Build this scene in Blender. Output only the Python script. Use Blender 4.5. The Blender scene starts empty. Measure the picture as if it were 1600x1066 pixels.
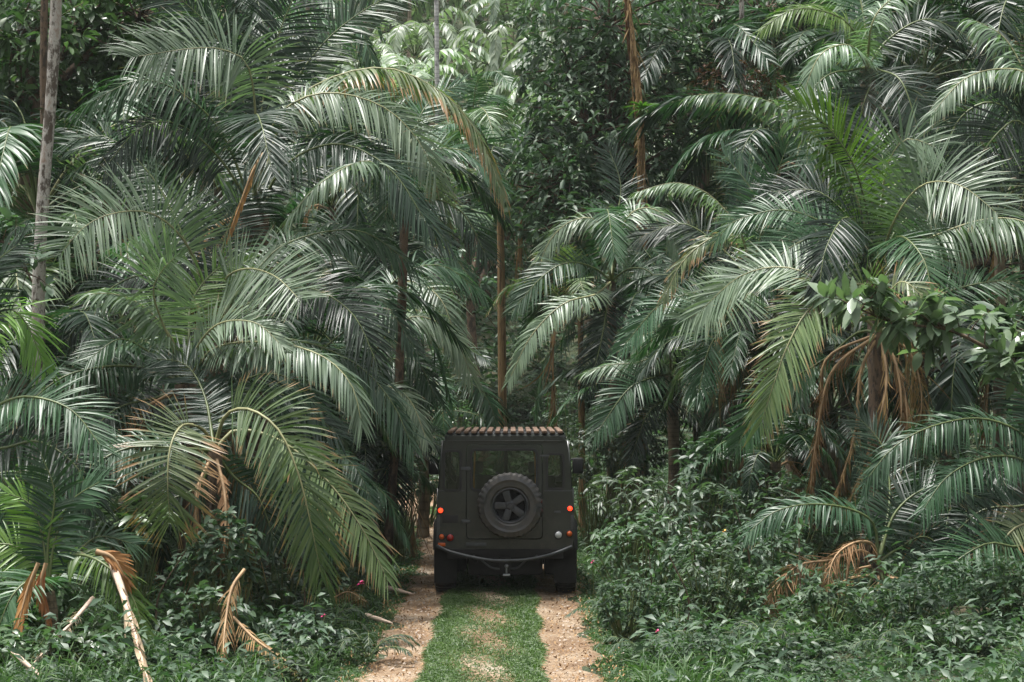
import bpy, bmesh, math, random
import numpy as np
from mathutils import Vector, Matrix
random.seed(7)
R = math.radians
FPX, HOR, CAMH = 3000.0, 604.0, 2.7          # focal length in photo pixels, horizon row, camera height

scene = bpy.context.scene
col = scene.collection

# ------------------------------------------------------------------ helpers
def at(px, py, D):
    return np.array([(px - 800.0) / FPX * D, D, CAMH + (HOR - py) / FPX * D])

def xc(y):
    return -0.27 - (0.0042 * (y - 26.0) ** 2 if y > 26 else 0.0) if y < 60 else -5.1 - (y - 60) * .28

def gz(x, y):
    a = abs(x - xc(y))
    z = 0.10 * max(0.0, a - 2.0) + 0.22 * max(0.0, a - 12.0)
    z = min(z, 14.0)
    if y > 42:
        u = y - 42
        z += (0.5 * u * u / 16.0 if u < 8 else 2.0 + 0.47 * (u - 8)) if y < 115 else 2.0 + .47 * 65 + .08 * (y - 115)
    k = min(1.0, max(0.0, a - 1.7) / 2.0)
    z += k * (0.10 * math.sin(x * 1.3 + y * .4) + 0.08 * math.sin(x * .7 - y * 1.1 + 2))
    if y < 12:
        z *= max(.3, 1 - (12 - y) * .04)
    return z

def props(o, label=None, cat=None, group=None, kind=None):
    if label: o['label'] = label
    if cat: o['category'] = cat
    if group: o['group'] = group
    if kind: o['kind'] = kind
    return o

def empty(name, loc, label, cat, group=None, rz=0.0):
    o = bpy.data.objects.new(name, None)
    o.empty_display_size = .3
    col.objects.link(o)
    o.location = loc; o.rotation_euler = (0, 0, rz)
    return props(o, label, cat, group)

def mesh_np(name, V, F, mat_idx=None, uv=None, mats=(), smooth=True):
    """V (n,3); F (m,4) quads; uv (n,2) per vertex"""
    me = bpy.data.meshes.new(name)
    V = np.asarray(V, dtype=np.float32); F = np.asarray(F, dtype=np.int32)
    me.vertices.add(len(V)); me.vertices.foreach_set('co', V.ravel())
    m = len(F); k = F.shape[1]
    me.loops.add(m * k); me.loops.foreach_set('vertex_index', F.ravel())
    me.polygons.add(m)
    me.polygons.foreach_set('loop_start', np.arange(0, m * k, k, dtype=np.int32))
    me.polygons.foreach_set('loop_total', np.full(m, k, dtype=np.int32))
    if smooth: me.polygons.foreach_set('use_smooth', np.ones(m, dtype=bool))
    for mt in mats: me.materials.append(mt)
    if mat_idx is not None: me.polygons.foreach_set('material_index', np.asarray(mat_idx, dtype=np.int32))
    if uv is not None:
        l = me.uv_layers.new(name='UVMap')
        l.data.foreach_set('uv', np.asarray(uv, dtype=np.float32)[F.ravel()].ravel())
    me.update(calc_edges=True)
    return me

def link(name, me, parent=None, loc=None, label=None):
    o = bpy.data.objects.new(name, me)
    col.objects.link(o)
    if parent is not None: o.parent = parent
    if loc is not None: o.location = loc
    if label: o['label'] = label
    return o

def norm(a):
    return a / np.maximum(np.linalg.norm(a, axis=-1, keepdims=True), 1e-9)

class Acc:
    """collects vertex / quad arrays of one mesh"""
    def __init__(s): s.V = []; s.F = []; s.M = []; s.U = []; s.n = 0
    def add(s, V, F, mat=0, uv=None):
        V = np.asarray(V, float).reshape(-1, 3); F = np.asarray(F, int)
        s.V.append(V); s.F.append(F + s.n); s.M.append(np.full(len(F), mat))
        s.U.append(np.zeros((len(V), 2)) if uv is None else uv); s.n += len(V)
    def mesh(s, name, mats, off=None):
        V = np.vstack(s.V)
        if off is not None: V = V - np.asarray(off)
        return mesh_np(name, V, np.vstack(s.F), np.concatenate(s.M), np.vstack(s.U), mats)

def blades(acc, base, d, T, L, W, droop, rng, prof, K, mat=0, twist=.25, fold=.22, rnd=None, curl=None):
    """a batch of narrow folded leaves: base, direction d, width reference T, length L, width W"""
    N = len(base)
    if K == 6: prof = PROF6
    L = np.broadcast_to(np.asarray(L, float), (N,)); W = np.broadcast_to(np.asarray(W, float), (N,))
    droop = np.broadcast_to(np.asarray(droop, float), (N,))
    d = norm(d); p = base.copy(); g = np.array([0, 0, -1.0])
    tw = rng.normal(0, twist, N)[:, None]
    if rnd is None: rnd = rng.random(N)
    Vs = []; Us = []
    side = norm(np.cross(d, T))          # normal of the leaf
    for k in range(K + 1):
        s = k / K
        dk = norm(d + g * (droop * 2 * s)[:, None] + (0 if curl is None else curl * s))
        if k > 0: p = p + dk * (L / K)[:, None]
        wv = norm(T - (T * dk).sum(1, keepdims=True) * dk)
        nr = np.cross(dk, wv)
        wv2 = wv * np.cos(tw) + nr * np.sin(tw); nr2 = np.cross(dk, wv2)
        w = (W * prof[k] * .5)[:, None]
        Vs += [p - wv2 * w, p + nr2 * w * fold * -1 * np.sign(nr2[:, 2:3] + 1e-6), p + wv2 * w]
        u = np.stack([np.full(N, s), rnd], 1); Us += [u, u, u]
    V = np.stack(Vs, 1).reshape(-1, 3); U = np.stack(Us, 1).reshape(-1, 2)
    st = 3 * (K + 1); f = []
    for k in range(K):
        a = 3 * k
        f += [[a, a + 1, a + 4, a + 3], [a + 1, a + 2, a + 5, a + 4]]
    f = np.array(f)
    F = (f[None] + (np.arange(N) * st)[:, None, None]).reshape(-1, 4)
    acc.add(V, F, mat, U)

def tube(acc, P, rad, mat=0, sides=6, uvv=0.5):
    P = np.asarray(P, float); n = len(P)
    rad = np.broadcast_to(np.asarray(rad, float), (n,))
    T = norm(np.gradient(P, axis=0))
    ref = np.array([0.3, 1.0, 0.1]); ref = np.where(np.abs(T @ norm(ref))[:, None] > .95, np.array([1.0, 0, 0]), ref)
    A = norm(np.cross(T, ref)); B = np.cross(T, A)
    an = np.linspace(0, 2 * math.pi, sides, endpoint=False)
    V = P[:, None] + rad[:, None, None] * (A[:, None] * np.cos(an)[None, :, None] + B[:, None] * np.sin(an)[None, :, None])
    F = []
    for i in range(n - 1):
        for j in range(sides):
            k = (j + 1) % sides
            F.append([i * sides + j, i * sides + k, (i + 1) * sides + k, (i + 1) * sides + j])
    uv = np.repeat(np.stack([np.linspace(0, 1, n), np.full(n, uvv)], 1), sides, axis=0)
    acc.add(V.reshape(-1, 3), F, mat, uv)

def spline(P, n=40):
    """Catmull-Rom through the given points, resampled evenly"""
    P = np.asarray(P, float)
    Q = np.vstack([2 * P[0] - P[1], P, 2 * P[-1] - P[-2]])
    out = []
    for i in range(1, len(Q) - 2):
        t = np.linspace(0, 1, 16, endpoint=False)[:, None]
        a, b, c, d = Q[i - 1], Q[i], Q[i + 1], Q[i + 2]
        out.append(.5 * (2 * b + (c - a) * t + (2 * a - 5 * b + 4 * c - d) * t * t + (3 * b - a - 3 * c + d) * t ** 3))
    C = np.vstack(out + [P[-1:]])
    s = np.concatenate([[0], np.cumsum(np.linalg.norm(np.diff(C, axis=0), axis=1))])
    u = np.linspace(0, s[-1], n)
    return np.stack([np.interp(u, s, C[:, k]) for k in range(3)], 1)

# ------------------------------------------------------------------ materials
def new_mat(name):
    m = bpy.data.materials.new(name); m.use_nodes = True
    nt = m.node_tree; b = nt.nodes['Principled BSDF']
    return m, nt, b

def nd(nt, typ, **kw):
    n = nt.nodes.new(typ)
    for k, v in kw.items(): setattr(n, k, v)
    return n

def ramp(nt, stops, src=None, mode='LINEAR'):
    r = nd(nt, 'ShaderNodeValToRGB'); cr = r.color_ramp; cr.interpolation = mode
    while len(cr.elements) < len(stops): cr.elements.new(.5)
    for e, (p, c) in zip(cr.elements, stops):
        e.position = p; e.color = (*c, 1) if len(c) == 3 else c
    if src is not None: nt.links.new(src, r.inputs[0])
    return r

def plain(name, c, rough=.6, metal=0.0, var=.25, scale=8.0, bump=0.0, spec=.5, **kw):
    m, nt, b = new_mat(name)
    tc = nd(nt, 'ShaderNodeTexCoord'); no = nd(nt, 'ShaderNodeTexNoise'); no.inputs['Scale'].default_value = scale
    no.inputs['Detail'].default_value = 6
    nt.links.new(tc.outputs['Object'], no.inputs['Vector'])
    c = np.array(c)
    r = ramp(nt, [(.3, tuple(c * (1 - var))), (.7, tuple(np.minimum(c * (1 + var), 1)))], no.outputs['Fac'])
    nt.links.new(r.outputs[0], b.inputs['Base Color'])
    b.inputs['Roughness'].default_value = rough; b.inputs['Metallic'].default_value = metal
    b.inputs['Specular IOR Level'].default_value = spec
    if bump:
        bm = nd(nt, 'ShaderNodeBump'); bm.inputs['Strength'].default_value = bump; bm.inputs['Distance'].default_value = .02
        nt.links.new(no.outputs['Fac'], bm.inputs['Height']); nt.links.new(bm.outputs[0], b.inputs['Normal'])
    for k, v in kw.items(): b.inputs[k.replace('_', ' ')].default_value = v
    return m

def leaf_mat(name, c1, c2, tip=None, tip0=.8, rough=.40, trans=.3, spec=.5, obj_var=.35, patch=None):
    """c1..c2 by leaflet random; tip colour past tip0 along the leaf"""
    m, nt, b = new_mat(name); L = nt.links.new
    uv = nd(nt, 'ShaderNodeUVMap'); sep = nd(nt, 'ShaderNodeSeparateXYZ'); L(uv.outputs[0], sep.inputs[0])
    base = ramp(nt, [(0, c1), (1, c2)], sep.outputs[1])
    oi = nd(nt, 'ShaderNodeObjectInfo')
    hsv = nd(nt, 'ShaderNodeHueSaturation')
    mr = nd(nt, 'ShaderNodeMapRange'); mr.inputs['To Min'].default_value = 1 - obj_var; mr.inputs['To Max'].default_value = 1 + obj_var
    L(oi.outputs['Random'], mr.inputs['Value']); L(mr.outputs[0], hsv.inputs['Value'])
    mh = nd(nt, 'ShaderNodeMapRange'); mh.inputs['To Min'].default_value = .485; mh.inputs['To Max'].default_value = .515
    wn = nd(nt, 'ShaderNodeTexWhiteNoise', noise_dimensions='1D'); L(oi.outputs['Random'], wn.inputs['W']); L(wn.outputs['Value'], mh.inputs['Value'])
    L(mh.outputs[0], hsv.inputs['Hue'])
    L(base.outputs[0], hsv.inputs['Color'])
    out = hsv.outputs[0]
    tc = nd(nt, 'ShaderNodeTexCoord'); no = nd(nt, 'ShaderNodeTexNoise'); no.inputs['Scale'].default_value = 5.0
    no.inputs['Detail'].default_value = 4; L(tc.outputs['Object'], no.inputs['Vector'])
    mul = nd(nt, 'ShaderNodeMixRGB', blend_type='MULTIPLY'); mul.inputs[0].default_value = .5
    rr = ramp(nt, [(.3, (.62, .66, .66)), (.7, (1.15, 1.1, 1.0))], no.outputs['Fac'])
    L(out, mul.inputs[1]); L(rr.outputs[0], mul.inputs[2]); out = mul.outputs[0]
    if tip is not None:
        ad = nd(nt, 'ShaderNodeMath', operation='MULTIPLY_ADD'); L(no.outputs['Fac'], ad.inputs[0]); ad.inputs[1].default_value = .5
        a2 = nd(nt, 'ShaderNodeMath', operation='ADD'); L(sep.outputs[0], a2.inputs[0]); a2.inputs[1].default_value = -.25
        L(a2.outputs[0], ad.inputs[2])
        a3 = nd(nt, 'ShaderNodeMath', operation='MULTIPLY_ADD'); L(sep.outputs[1], a3.inputs[0]); a3.inputs[1].default_value = .3
        L(ad.outputs[0], a3.inputs[2])
        f = nd(nt, 'ShaderNodeMapRange'); f.inputs['From Min'].default_value = tip0 + .08; f.inputs['From Max'].default_value = tip0 + .22
        L(a3.outputs[0], f.inputs['Value'])
        mx = nd(nt, 'ShaderNodeMixRGB'); L(f.outputs[0], mx.inputs[0]); L(out, mx.inputs[1]); mx.inputs[2].default_value = (*tip, 1)
        out = mx.outputs[0]
    L(out, b.inputs['Base Color'])
    b.inputs['Roughness'].default_value = rough; b.inputs['Specular IOR Level'].default_value = spec
    tr = nd(nt, 'ShaderNodeBsdfTranslucent')
    sc_ = nd(nt, 'ShaderNodeMixRGB', blend_type='MULTIPLY'); sc_.inputs[0].default_value = 1; sc_.inputs[2].default_value = (1.05, 1.4, .62, 1)
    L(out, sc_.inputs[1]); L(sc_.outputs[0], tr.inputs[0])
    ms = nd(nt, 'ShaderNodeMixShader'); ms.inputs[0].default_value = trans
    L(b.outputs[0], ms.inputs[1]); L(tr.outputs[0], ms.inputs[2])
    L(ms.outputs[0], nt.nodes['Material Output'].inputs[0])
    return m

TIP = (.27, .20, .11)
M = {}
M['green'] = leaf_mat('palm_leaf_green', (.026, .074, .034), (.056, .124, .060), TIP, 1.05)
M['dark'] = leaf_mat('palm_leaf_shaded', (.011, .031, .017), (.025, .056, .030), TIP, 1.08)  # colour lowered to deepen the shaded gaps between crowns
M['pale'] = leaf_mat('palm_leaf_pale', (.070, .120, .060), (.125, .185, .095), TIP, 1.0, rough=.39)  # leaf colour lightened to suggest sky gloss
M['sheen'] = leaf_mat('palm_leaf_sheen', (.125, .190, .125), (.21, .28, .195), TIP, 1.0, rough=.39, obj_var=.2)  # white sky sheen put into the leaf colour
M['bright'] = leaf_mat('palm_leaf_fresh', (.085, .185, .030), (.15, .27, .055), None, trans=.42)
M['yellow'] = leaf_mat('palm_leaf_yellowing', (.095, .16, .062), (.18, .24, .11), (.30, .19, .09), .84)
M['browntip'] = leaf_mat('palm_leaf_scorched', (.11, .15, .07), (.20, .235, .12), (.33, .20, .10), .68)
M['dead'] = leaf_mat('palm_leaf_dead', (.20, .12, .055), (.36, .235, .125), (.13, .07, .035), .7, rough=.8, trans=.15, spec=.2)
M['deadpale'] = leaf_mat('palm_leaf_bleached', (.26, .20, .14), (.42, .33, .24), None, rough=.8, trans=.1, spec=.2)
M['rust'] = leaf_mat('palm_leaf_rust', (.28, .12, .05), (.42, .21, .09), None, rough=.8, trans=.1, spec=.2)
M['broad'] = leaf_mat('broad_leaf', (.042, .085, .050), (.095, .150, .092), None, rough=.46)
M['broadlight'] = leaf_mat('broad_leaf_light', (.050, .100, .045), (.10, .165, .075), None, rough=.34)
M['broadshiny'] = leaf_mat('broad_leaf_waxy', (.10, .16, .10), (.18, .25, .165), None, rough=.28)  # waxy highlights partly put into the base colour
M['broadgrey'] = leaf_mat('broad_leaf_grey', (.060, .100, .065), (.12, .165, .11), None, rough=.42)
M['redleaf'] = leaf_mat('red_leaf', (.10, .035, .022), (.17, .07, .04), None, rough=.6)
M['hill'] = leaf_mat('hill_palm_leaf_lit', (.18, .24, .17), (.29, .35, .26), None, rough=.42, obj_var=.4)  # sunlight and wet sheen lightened into the leaf colour
M['grass'] = leaf_mat('grass_blade', (.045, .095, .032), (.105, .17, .06), (.2, .19, .09), 1.05, rough=.5)
M['herb'] = leaf_mat('herb_leaf', (.022, .052, .027), (.066, .115, .056), None, rough=.6)  # colour darkened to suggest canopy shade on the undergrowth
M['litter'] = leaf_mat('fallen_leaf', (.20, .10, .045), (.42, .26, .15), None, rough=.8, trans=0, spec=.2)
M['stalk'] = plain('frond_stalk', (.10, .13, .045), .45, var=.3, scale=3)
M['stalkpale'] = plain('frond_stalk_pale', (.24, .24, .12), .5, var=.3, scale=3)
M['stalkdead'] = plain('frond_stalk_dead', (.34, .22, .12), .7, var=.3, scale=6)
M['flower'] = plain('magenta_flower', (.55, .02, .16), .5)
M['yflower'] = plain('yellow_flower', (.7, .35, .03), .5)

def bark_mat(name, c1, c2, ring=0.0, scale=6.0, c3=None):
    m, nt, b = new_mat(name); L = nt.links.new
    tc = nd(nt, 'ShaderNodeTexCoord'); mp = nd(nt, 'ShaderNodeMapping'); L(tc.outputs['Object'], mp.inputs[0])
    mp.inputs['Scale'].default_value = (1, 1, .5)
    no = nd(nt, 'ShaderNodeTexNoise'); no.inputs['Scale'].default_value = scale; no.inputs['Detail'].default_value = 8; no.inputs['Roughness'].default_value = .7
    L(mp.outputs[0], no.inputs['Vector'])
    st = [(.44, c1), (.52, c2)] + ([(.72, c3)] if c3 else [])
    r = ramp(nt, st, no.outputs['Fac']); out = r.outputs[0]
    h = no.outputs['Fac']
    if ring:
        wv = nd(nt, 'ShaderNodeTexWave', bands_direction='Z'); wv.inputs['Scale'].default_value = ring; wv.inputs['Distortion'].default_value = 1.5
        wv.inputs['Detail'].default_value = 2
        L(tc.outputs['Object'], wv.inputs['Vector'])
        mx = nd(nt, 'ShaderNodeMixRGB', blend_type='MULTIPLY'); mx.inputs[0].default_value = .55
        r2 = ramp(nt, [(0, (.35, .35, .35)), (.25, (1, 1, 1))], wv.outputs['Fac'])
        L(out, mx.inputs[1]); L(r2.outputs[0], mx.inputs[2]); out = mx.outputs[0]
    L(out, b.inputs['Base Color']); b.inputs['Roughness'].default_value = .85
    bm = nd(nt, 'ShaderNodeBump'); bm.inputs['Strength'].default_value = .6; bm.inputs['Distance'].default_value = .03
    L(h, bm.inputs['Height']); L(bm.outputs[0], b.inputs['Normal'])
    return m
M['bark_pale'] = bark_mat('bark_mottled_pale', (.09, .07, .055), (.44, .41, .38), scale=10, c3=(.20, .11, .07))
M['bark_palm'] = bark_mat('bark_palm', (.07, .05, .03), (.17, .13, .085), ring=5)
M['bark_brown'] = bark_mat('bark_brown', (.045, .032, .022), (.13, .085, .055), scale=12)
M['bark_vine'] = bark_mat('bark_orange_vine', (.14, .08, .035), (.36, .23, .11), scale=14)
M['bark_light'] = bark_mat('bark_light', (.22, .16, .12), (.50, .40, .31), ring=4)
M['bark_white'] = bark_mat('bark_white', (.25, .24, .24), (.55, .53, .52), ring=3)

# ground + track
def ground_mat():
    m, nt, b = new_mat('forest_soil'); L = nt.links.new
    tc = nd(nt, 'ShaderNodeTexCoord'); no = nd(nt, 'ShaderNodeTexNoise'); no.inputs['Scale'].default_value = 1.6; no.inputs['Detail'].default_value = 10
    L(tc.outputs['Object'], no.inputs['Vector'])
    r = ramp(nt, [(.3, (.018, .026, .012)), (.5, (.035, .05, .02)), (.7, (.07, .055, .03))], no.outputs['Fac'])
    L(r.outputs[0], b.inputs['Base Color']); b.inputs['Roughness'].default_value = .95
    n2 = nd(nt, 'ShaderNodeTexNoise'); n2.inputs['Scale'].default_value = 14; n2.inputs['Detail'].default_value = 8
    L(tc.outputs['Object'], n2.inputs['Vector'])
    bm = nd(nt, 'ShaderNodeBump'); bm.inputs['Strength'].default_value = .8; bm.inputs['Distance'].default_value = .08
    L(n2.outputs['Fac'], bm.inputs['Height']); L(bm.outputs[0], b.inputs['Normal'])
    return m
def track_mat():
    m, nt, b = new_mat('track_dirt'); L = nt.links.new
    tc = nd(nt, 'ShaderNodeTexCoord')
    n1 = nd(nt, 'ShaderNodeTexNoise'); n1.inputs['Scale'].default_value = 1.1; n1.inputs['Detail'].default_value = 8; n1.inputs['Roughness'].default_value = .65
    mp = nd(nt, 'ShaderNodeMapping'); mp.inputs['Scale'].default_value = (1.6, .8, 1); L(tc.outputs['Object'], mp.inputs[0]); L(mp.outputs[0], n1.inputs['Vector'])
    r1 = ramp(nt, [(.32, (.17, .10, .055)), (.49, (.28, .19, .115)), (.60, (.38, .29, .20)), (.74, (.52, .45, .37))], n1.outputs['Fac'])
    n2 = nd(nt, 'ShaderNodeTexNoise'); n2.inputs['Scale'].default_value = 28; n2.inputs['Detail'].default_value = 6; n2.inputs['Roughness'].default_value = .8
    L(tc.outputs['Object'], n2.inputs['Vector'])
    r2 = ramp(nt, [(.36, (.45, .38, .33)), (.5, (.95, .95, .95)), (.66, (1.35, 1.35, 1.4))], n2.outputs['Fac'])
    mx = nd(nt, 'ShaderNodeMixRGB', blend_type='MULTIPLY'); mx.inputs[0].default_value = 1
    L(r1.outputs[0], mx.inputs[1]); L(r2.outputs[0], mx.inputs[2])
    L(mx.outputs[0], b.inputs['Base Color']); b.inputs['Roughness'].default_value = .95
    vo = nd(nt, 'ShaderNodeTexVoronoi'); vo.inputs['Scale'].default_value = 34; L(tc.outputs['Object'], vo.inputs['Vector'])
    ad = nd(nt, 'ShaderNodeMath', operation='ADD'); L(n2.outputs['Fac'], ad.inputs[0]); L(vo.outputs['Distance'], ad.inputs[1])
    bm = nd(nt, 'ShaderNodeBump'); bm.inputs['Strength'].default_value = .9; bm.inputs['Distance'].default_value = .025
    L(ad.outputs[0], bm.inputs['Height']); L(bm.outputs[0], b.inputs['Normal'])
    return m
M['soil'] = ground_mat(); M['dirt'] = track_mat()

# ------------------------------------------------------------------ camera, world, sun
scene.world = bpy.data.worlds.new('World'); scene.world.use_nodes = True
wt = scene.world.node_tree
sky = wt.nodes.new('ShaderNodeTexSky'); sky.sky_type = 'NISHITA'; sky.sun_disc = False
sunv = Vector((-.22, .03, .96)).normalized()
el = math.asin(sunv.z); az = math.atan2(sunv.x, sunv.y)
sky.sun_elevation = el; sky.sun_rotation = az
sky.air_density = 1.6; sky.dust_density = 4.0; sky.ozone_density = 1.0
hs = wt.nodes.new('ShaderNodeHueSaturation'); hs.inputs['Saturation'].default_value = .12
bg = wt.nodes['Background']; bg.inputs['Strength'].default_value = .115
wt.links.new(sky.outputs[0], hs.inputs['Color']); wt.links.new(hs.outputs[0], bg.inputs['Color'])
sl = bpy.data.lights.new('sun', 'SUN'); sl.energy = 4.2; sl.angle = R(9); sl.color = (1, .97, .92)
so = bpy.data.objects.new('sun', sl); col.objects.link(so); so.location = (0, 0, 40)
so.rotation_euler = (-sunv).to_track_quat('-Z', 'Y').to_euler()
cam = bpy.data.cameras.new('camera'); co = bpy.data.objects.new('camera', cam); col.objects.link(co)
cam.sensor_width = 36; cam.lens = FPX / 1600 * 36; cam.shift_y = (HOR - 533) / 1600
cam.clip_end = 1000; co.location = (0, 0, CAMH); co.rotation_euler = (R(90), 0, 0)
scene.camera = co
vs = scene.view_settings; vs.view_transform = 'Standard'; vs.look = 'None'; vs.exposure = .86; vs.gamma = 1
cy = scene.cycles
cy.max_bounces = 6; cy.diffuse_bounces = 3; cy.glossy_bounces = 2; cy.transmission_bounces = 4; cy.transparent_max_bounces = 4
cy.caustics_reflective = False; cy.caustics_refractive = False
cy.use_denoising = True; cy.use_adaptive_sampling = True; cy.adaptive_threshold = .02
cy.sample_clamp_indirect = 6

# thin haze added to lift the blacks: one closed box round everything
hm = bpy.data.materials.new('black_lift_haze'); hm.use_nodes = True; hn = hm.node_tree; hn.nodes.remove(hn.nodes['Principled BSDF'])
pv = hn.nodes.new('ShaderNodeVolumePrincipled'); pv.inputs['Density'].default_value = .00035; pv.inputs['Color'].default_value = (.86, .90, .90, 1); pv.inputs['Anisotropy'].default_value = .2
hn.links.new(pv.outputs[0], hn.nodes['Material Output'].inputs['Volume'])
hb = bmesh.new(); bmesh.ops.create_cube(hb, size=1, matrix=Matrix.Translation((0, 130, 34)) @ Matrix.Diagonal((540, 600, 76, 1)))
hme = bpy.data.meshes.new('haze'); hb.to_mesh(hme); hb.free(); hme.materials.append(hm)
ho = bpy.data.objects.new('haze', hme); col.objects.link(ho); ho['kind'] = 'stuff'; ho['label'] = 'faint haze added to lift the dark tones of the forest'
cy.volume_bounces = 0
# ------------------------------------------------------------------ terrain, track
def grid(xs, ys, zf, name, mat, **kw):
    V = np.array([[x, y, zf(x, y)] for y in ys for x in xs]); nx = len(xs)
    F = [[j * nx + i, j * nx + i + 1, (j + 1) * nx + i + 1, (j + 1) * nx + i] for j in range(len(ys) - 1) for i in range(nx - 1)]
    return link(name, mesh_np(name, V, F, mats=[mat]))
xs = np.concatenate([np.linspace(-260, -30, 16), np.arange(-28, -8, 1.0), np.arange(-8, 8.01, .4), np.arange(9, 29, 1.0), np.linspace(31, 260, 16)])
ys = np.concatenate([np.linspace(-160, 8, 14), np.arange(10, 60, .6), np.arange(60, 120, 1.5), np.linspace(122, 420, 14)])
props(grid(xs, ys, gz, 'ground', M['soil']), kind='structure')
rng = np.random.default_rng(3)
def edge_noise(y, s): return .10 * math.sin(y * 2.1 + s) + .07 * math.sin(y * 5.3 + 2 * s)
tys = np.arange(4, 46, .25); V = []; nx = 17
for y in tys:
    a = xc(y) - 1.18 + edge_noise(y, 0); b_ = xc(y) + 1.18 + edge_noise(y, 4)
    for i in range(nx):
        x = a + (b_ - a) * i / (nx - 1); u = x - xc(y)
        rut = -.035 * (math.exp(-((u - .85) / .22) ** 2) + math.exp(-((u + .83) / .22) ** 2)) + .03 * math.exp(-(u / .35) ** 2)
        edge = -.05 if i in (0, nx - 1) else 0
        V.append([x, y, gz(x, y) + .045 + rut + edge + .008 * math.sin(7 * x + 3 * y)])
F = [[j * nx + i, j * nx + i + 1, (j + 1) * nx + i + 1, (j + 1) * nx + i] for j in range(len(tys) - 1) for i in range(nx - 1)]
props(link('track', mesh_np('track', V, F, mats=[M['dirt']])), kind='structure')

# ------------------------------------------------------------------ fronds and palms
PROF6 = [.45, .9, 1.0, .95, .8, .5, .05]
PROF = [.45, 1.0, .95, .62, .05]
def frond_arrays(acc, C, up, L, pet=.15, n=None, dens=42.0, curly=0.0, droop=.20, lift=9, wfac=1.0, rng=None, side=(1, 1), amin=26, amax=76, jit=.06, r0=.022, ragged=0.0):
    """C: resampled rachis (40 pts, world), up: normal the blade faces"""
    T = norm(np.gradient(C, axis=0)); up = np.asarray(up, float)
    S = norm(np.cross(T, up)); U = norm(np.cross(S, T))
    length = np.linalg.norm(np.diff(C, axis=0), axis=1).sum()
    bl = length * (1 - pet)
    if n is None: n = int(max(20, min(105, bl * dens)))
    tube(acc, C[::2], np.linspace(r0, .003, len(C[::2])), mat=1, sides=5)
    tt = np.linspace(0, 1, n)
    for sgn, amt in ((1, side[0]), (-1, side[1])):
        if amt <= 0: continue
        t_ = np.clip(tt + rng.normal(0, .004, n), 0, 1)
        s = pet + (1 - pet) * t_
        ix = s * (len(C) - 1); i0 = np.minimum(ix.astype(int), len(C) - 2); fr = (ix - i0)[:, None]
        g = lambda A: A[i0] * (1 - fr) + A[i0 + 1] * fr
        b, Tb, Sb, Ub = g(C), norm(g(T)), norm(g(S)), norm(g(U))
        al = np.radians(np.interp(t_, [0, .5, 1], [amax, (amax + amin) * .55, amin]) + rng.normal(0, 3.5, n))[:, None]
        li = np.radians(lift + rng.normal(0, 4, n))[:, None]
        d = np.cos(al) * Tb + np.sin(al) * (sgn * Sb * np.cos(li) + Ub * np.sin(li))
        ln = L * amt * np.interp(t_, [0, .12, .4, .75, 1], [.60, .88, 1, .92, .60]) * (1 + rng.normal(0, jit, n))
        W = wfac * bl / n * np.ones(n) * np.interp(t_, [0, .8, 1], [1, .95, .6]) * (1 + rng.normal(0, .12, n))
        keep = rng.random(n) >= max(ragged, rng.choice([0, .02, .07]))
        if rng.random() < .35: g0 = rng.integers(4, n - 3); keep[g0:g0 + rng.integers(1, 4)] = False
        blades(acc, b[keep], d[keep], Tb[keep], ln[keep], W[keep], (droop * (1 + rng.normal(0, .3, n)) + (rng.random(n) < .05) * rng.uniform(.6, 1.6, n))[keep], rng, PROF, 4 if not curly else 6, 0, twist=.32, curl=None if not curly else rng.normal(0, curly, (int(keep.sum()), 3)))
def upvec(roll):
    r = R(roll); return np.array([0.02, -math.sin(r), math.cos(r)])

STALK = {'yellow': 'stalkpale', 'browntip': 'stalkpale', 'dead': 'stalkdead', 'deadpale': 'stalkdead', 'rust': 'stalkdead', 'pale': 'stalkpale', 'sheen': 'stalkpale'}
def hero_frond(palm, D, pts, mat, roll, L, pet=.15, **kw):
    if mat == 'pale': mat = 'sheen'; kw.setdefault('wfac', 1.15); pts = [(p[0], p[1], (p[2] if len(p) > 2 else 0) - .5 * min(1, k)) for k, p in enumerate(pts)]
    rg = np.random.default_rng(abs(hash((round(pts[0][0]), round(pts[-1][0]), round(pts[-1][1])))) % 99991)
    P = [at(p[0], p[1], D + (p[2] if len(p) > 2 else 0)) for p in pts]
    C = spline(P, 40); acc = Acc()
    if mat == 'dead': kw.setdefault('curly', .6)
    frond_arrays(acc, C, upvec(roll), L, pet, rng=rg, **kw)
    me = acc.mesh('frond', [M[mat], M[STALK.get(mat, 'stalk')]], off=P[0])
    loc = Vector(P[0]) - palm.location
    dead = mat in ('dead', 'deadpale', 'rust')
    o = link('dead_frond' if dead else 'frond', me, palm, loc)
    if mat == 'browntip' or mat == 'yellow': o['label'] = 'yellowing frond with brown scorched tips'
    if dead: o['label'] = 'dry brown hanging frond'
    return o

def trunk_obj(parent, P, rad, mat, sides=10, name='trunk', flare=True):
    P = spline(P, 24); n = len(P)
    rad = np.interp(np.linspace(0, 1, n), np.linspace(0, 1, len(rad)), rad)
    if flare: rad = rad * (1 + .35 * np.exp(-np.linspace(0, 12, n)))
    rg = np.random.default_rng(int(abs(P[0][0]) * 100) + 5)
    acc = Acc(); tube(acc, P, rad * (1 + rg.normal(0, .035, n)), sides=sides)
    me = acc.mesh(name, [mat], off=parent.location)
    return link(name, me, parent, (0, 0, 0))

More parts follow.
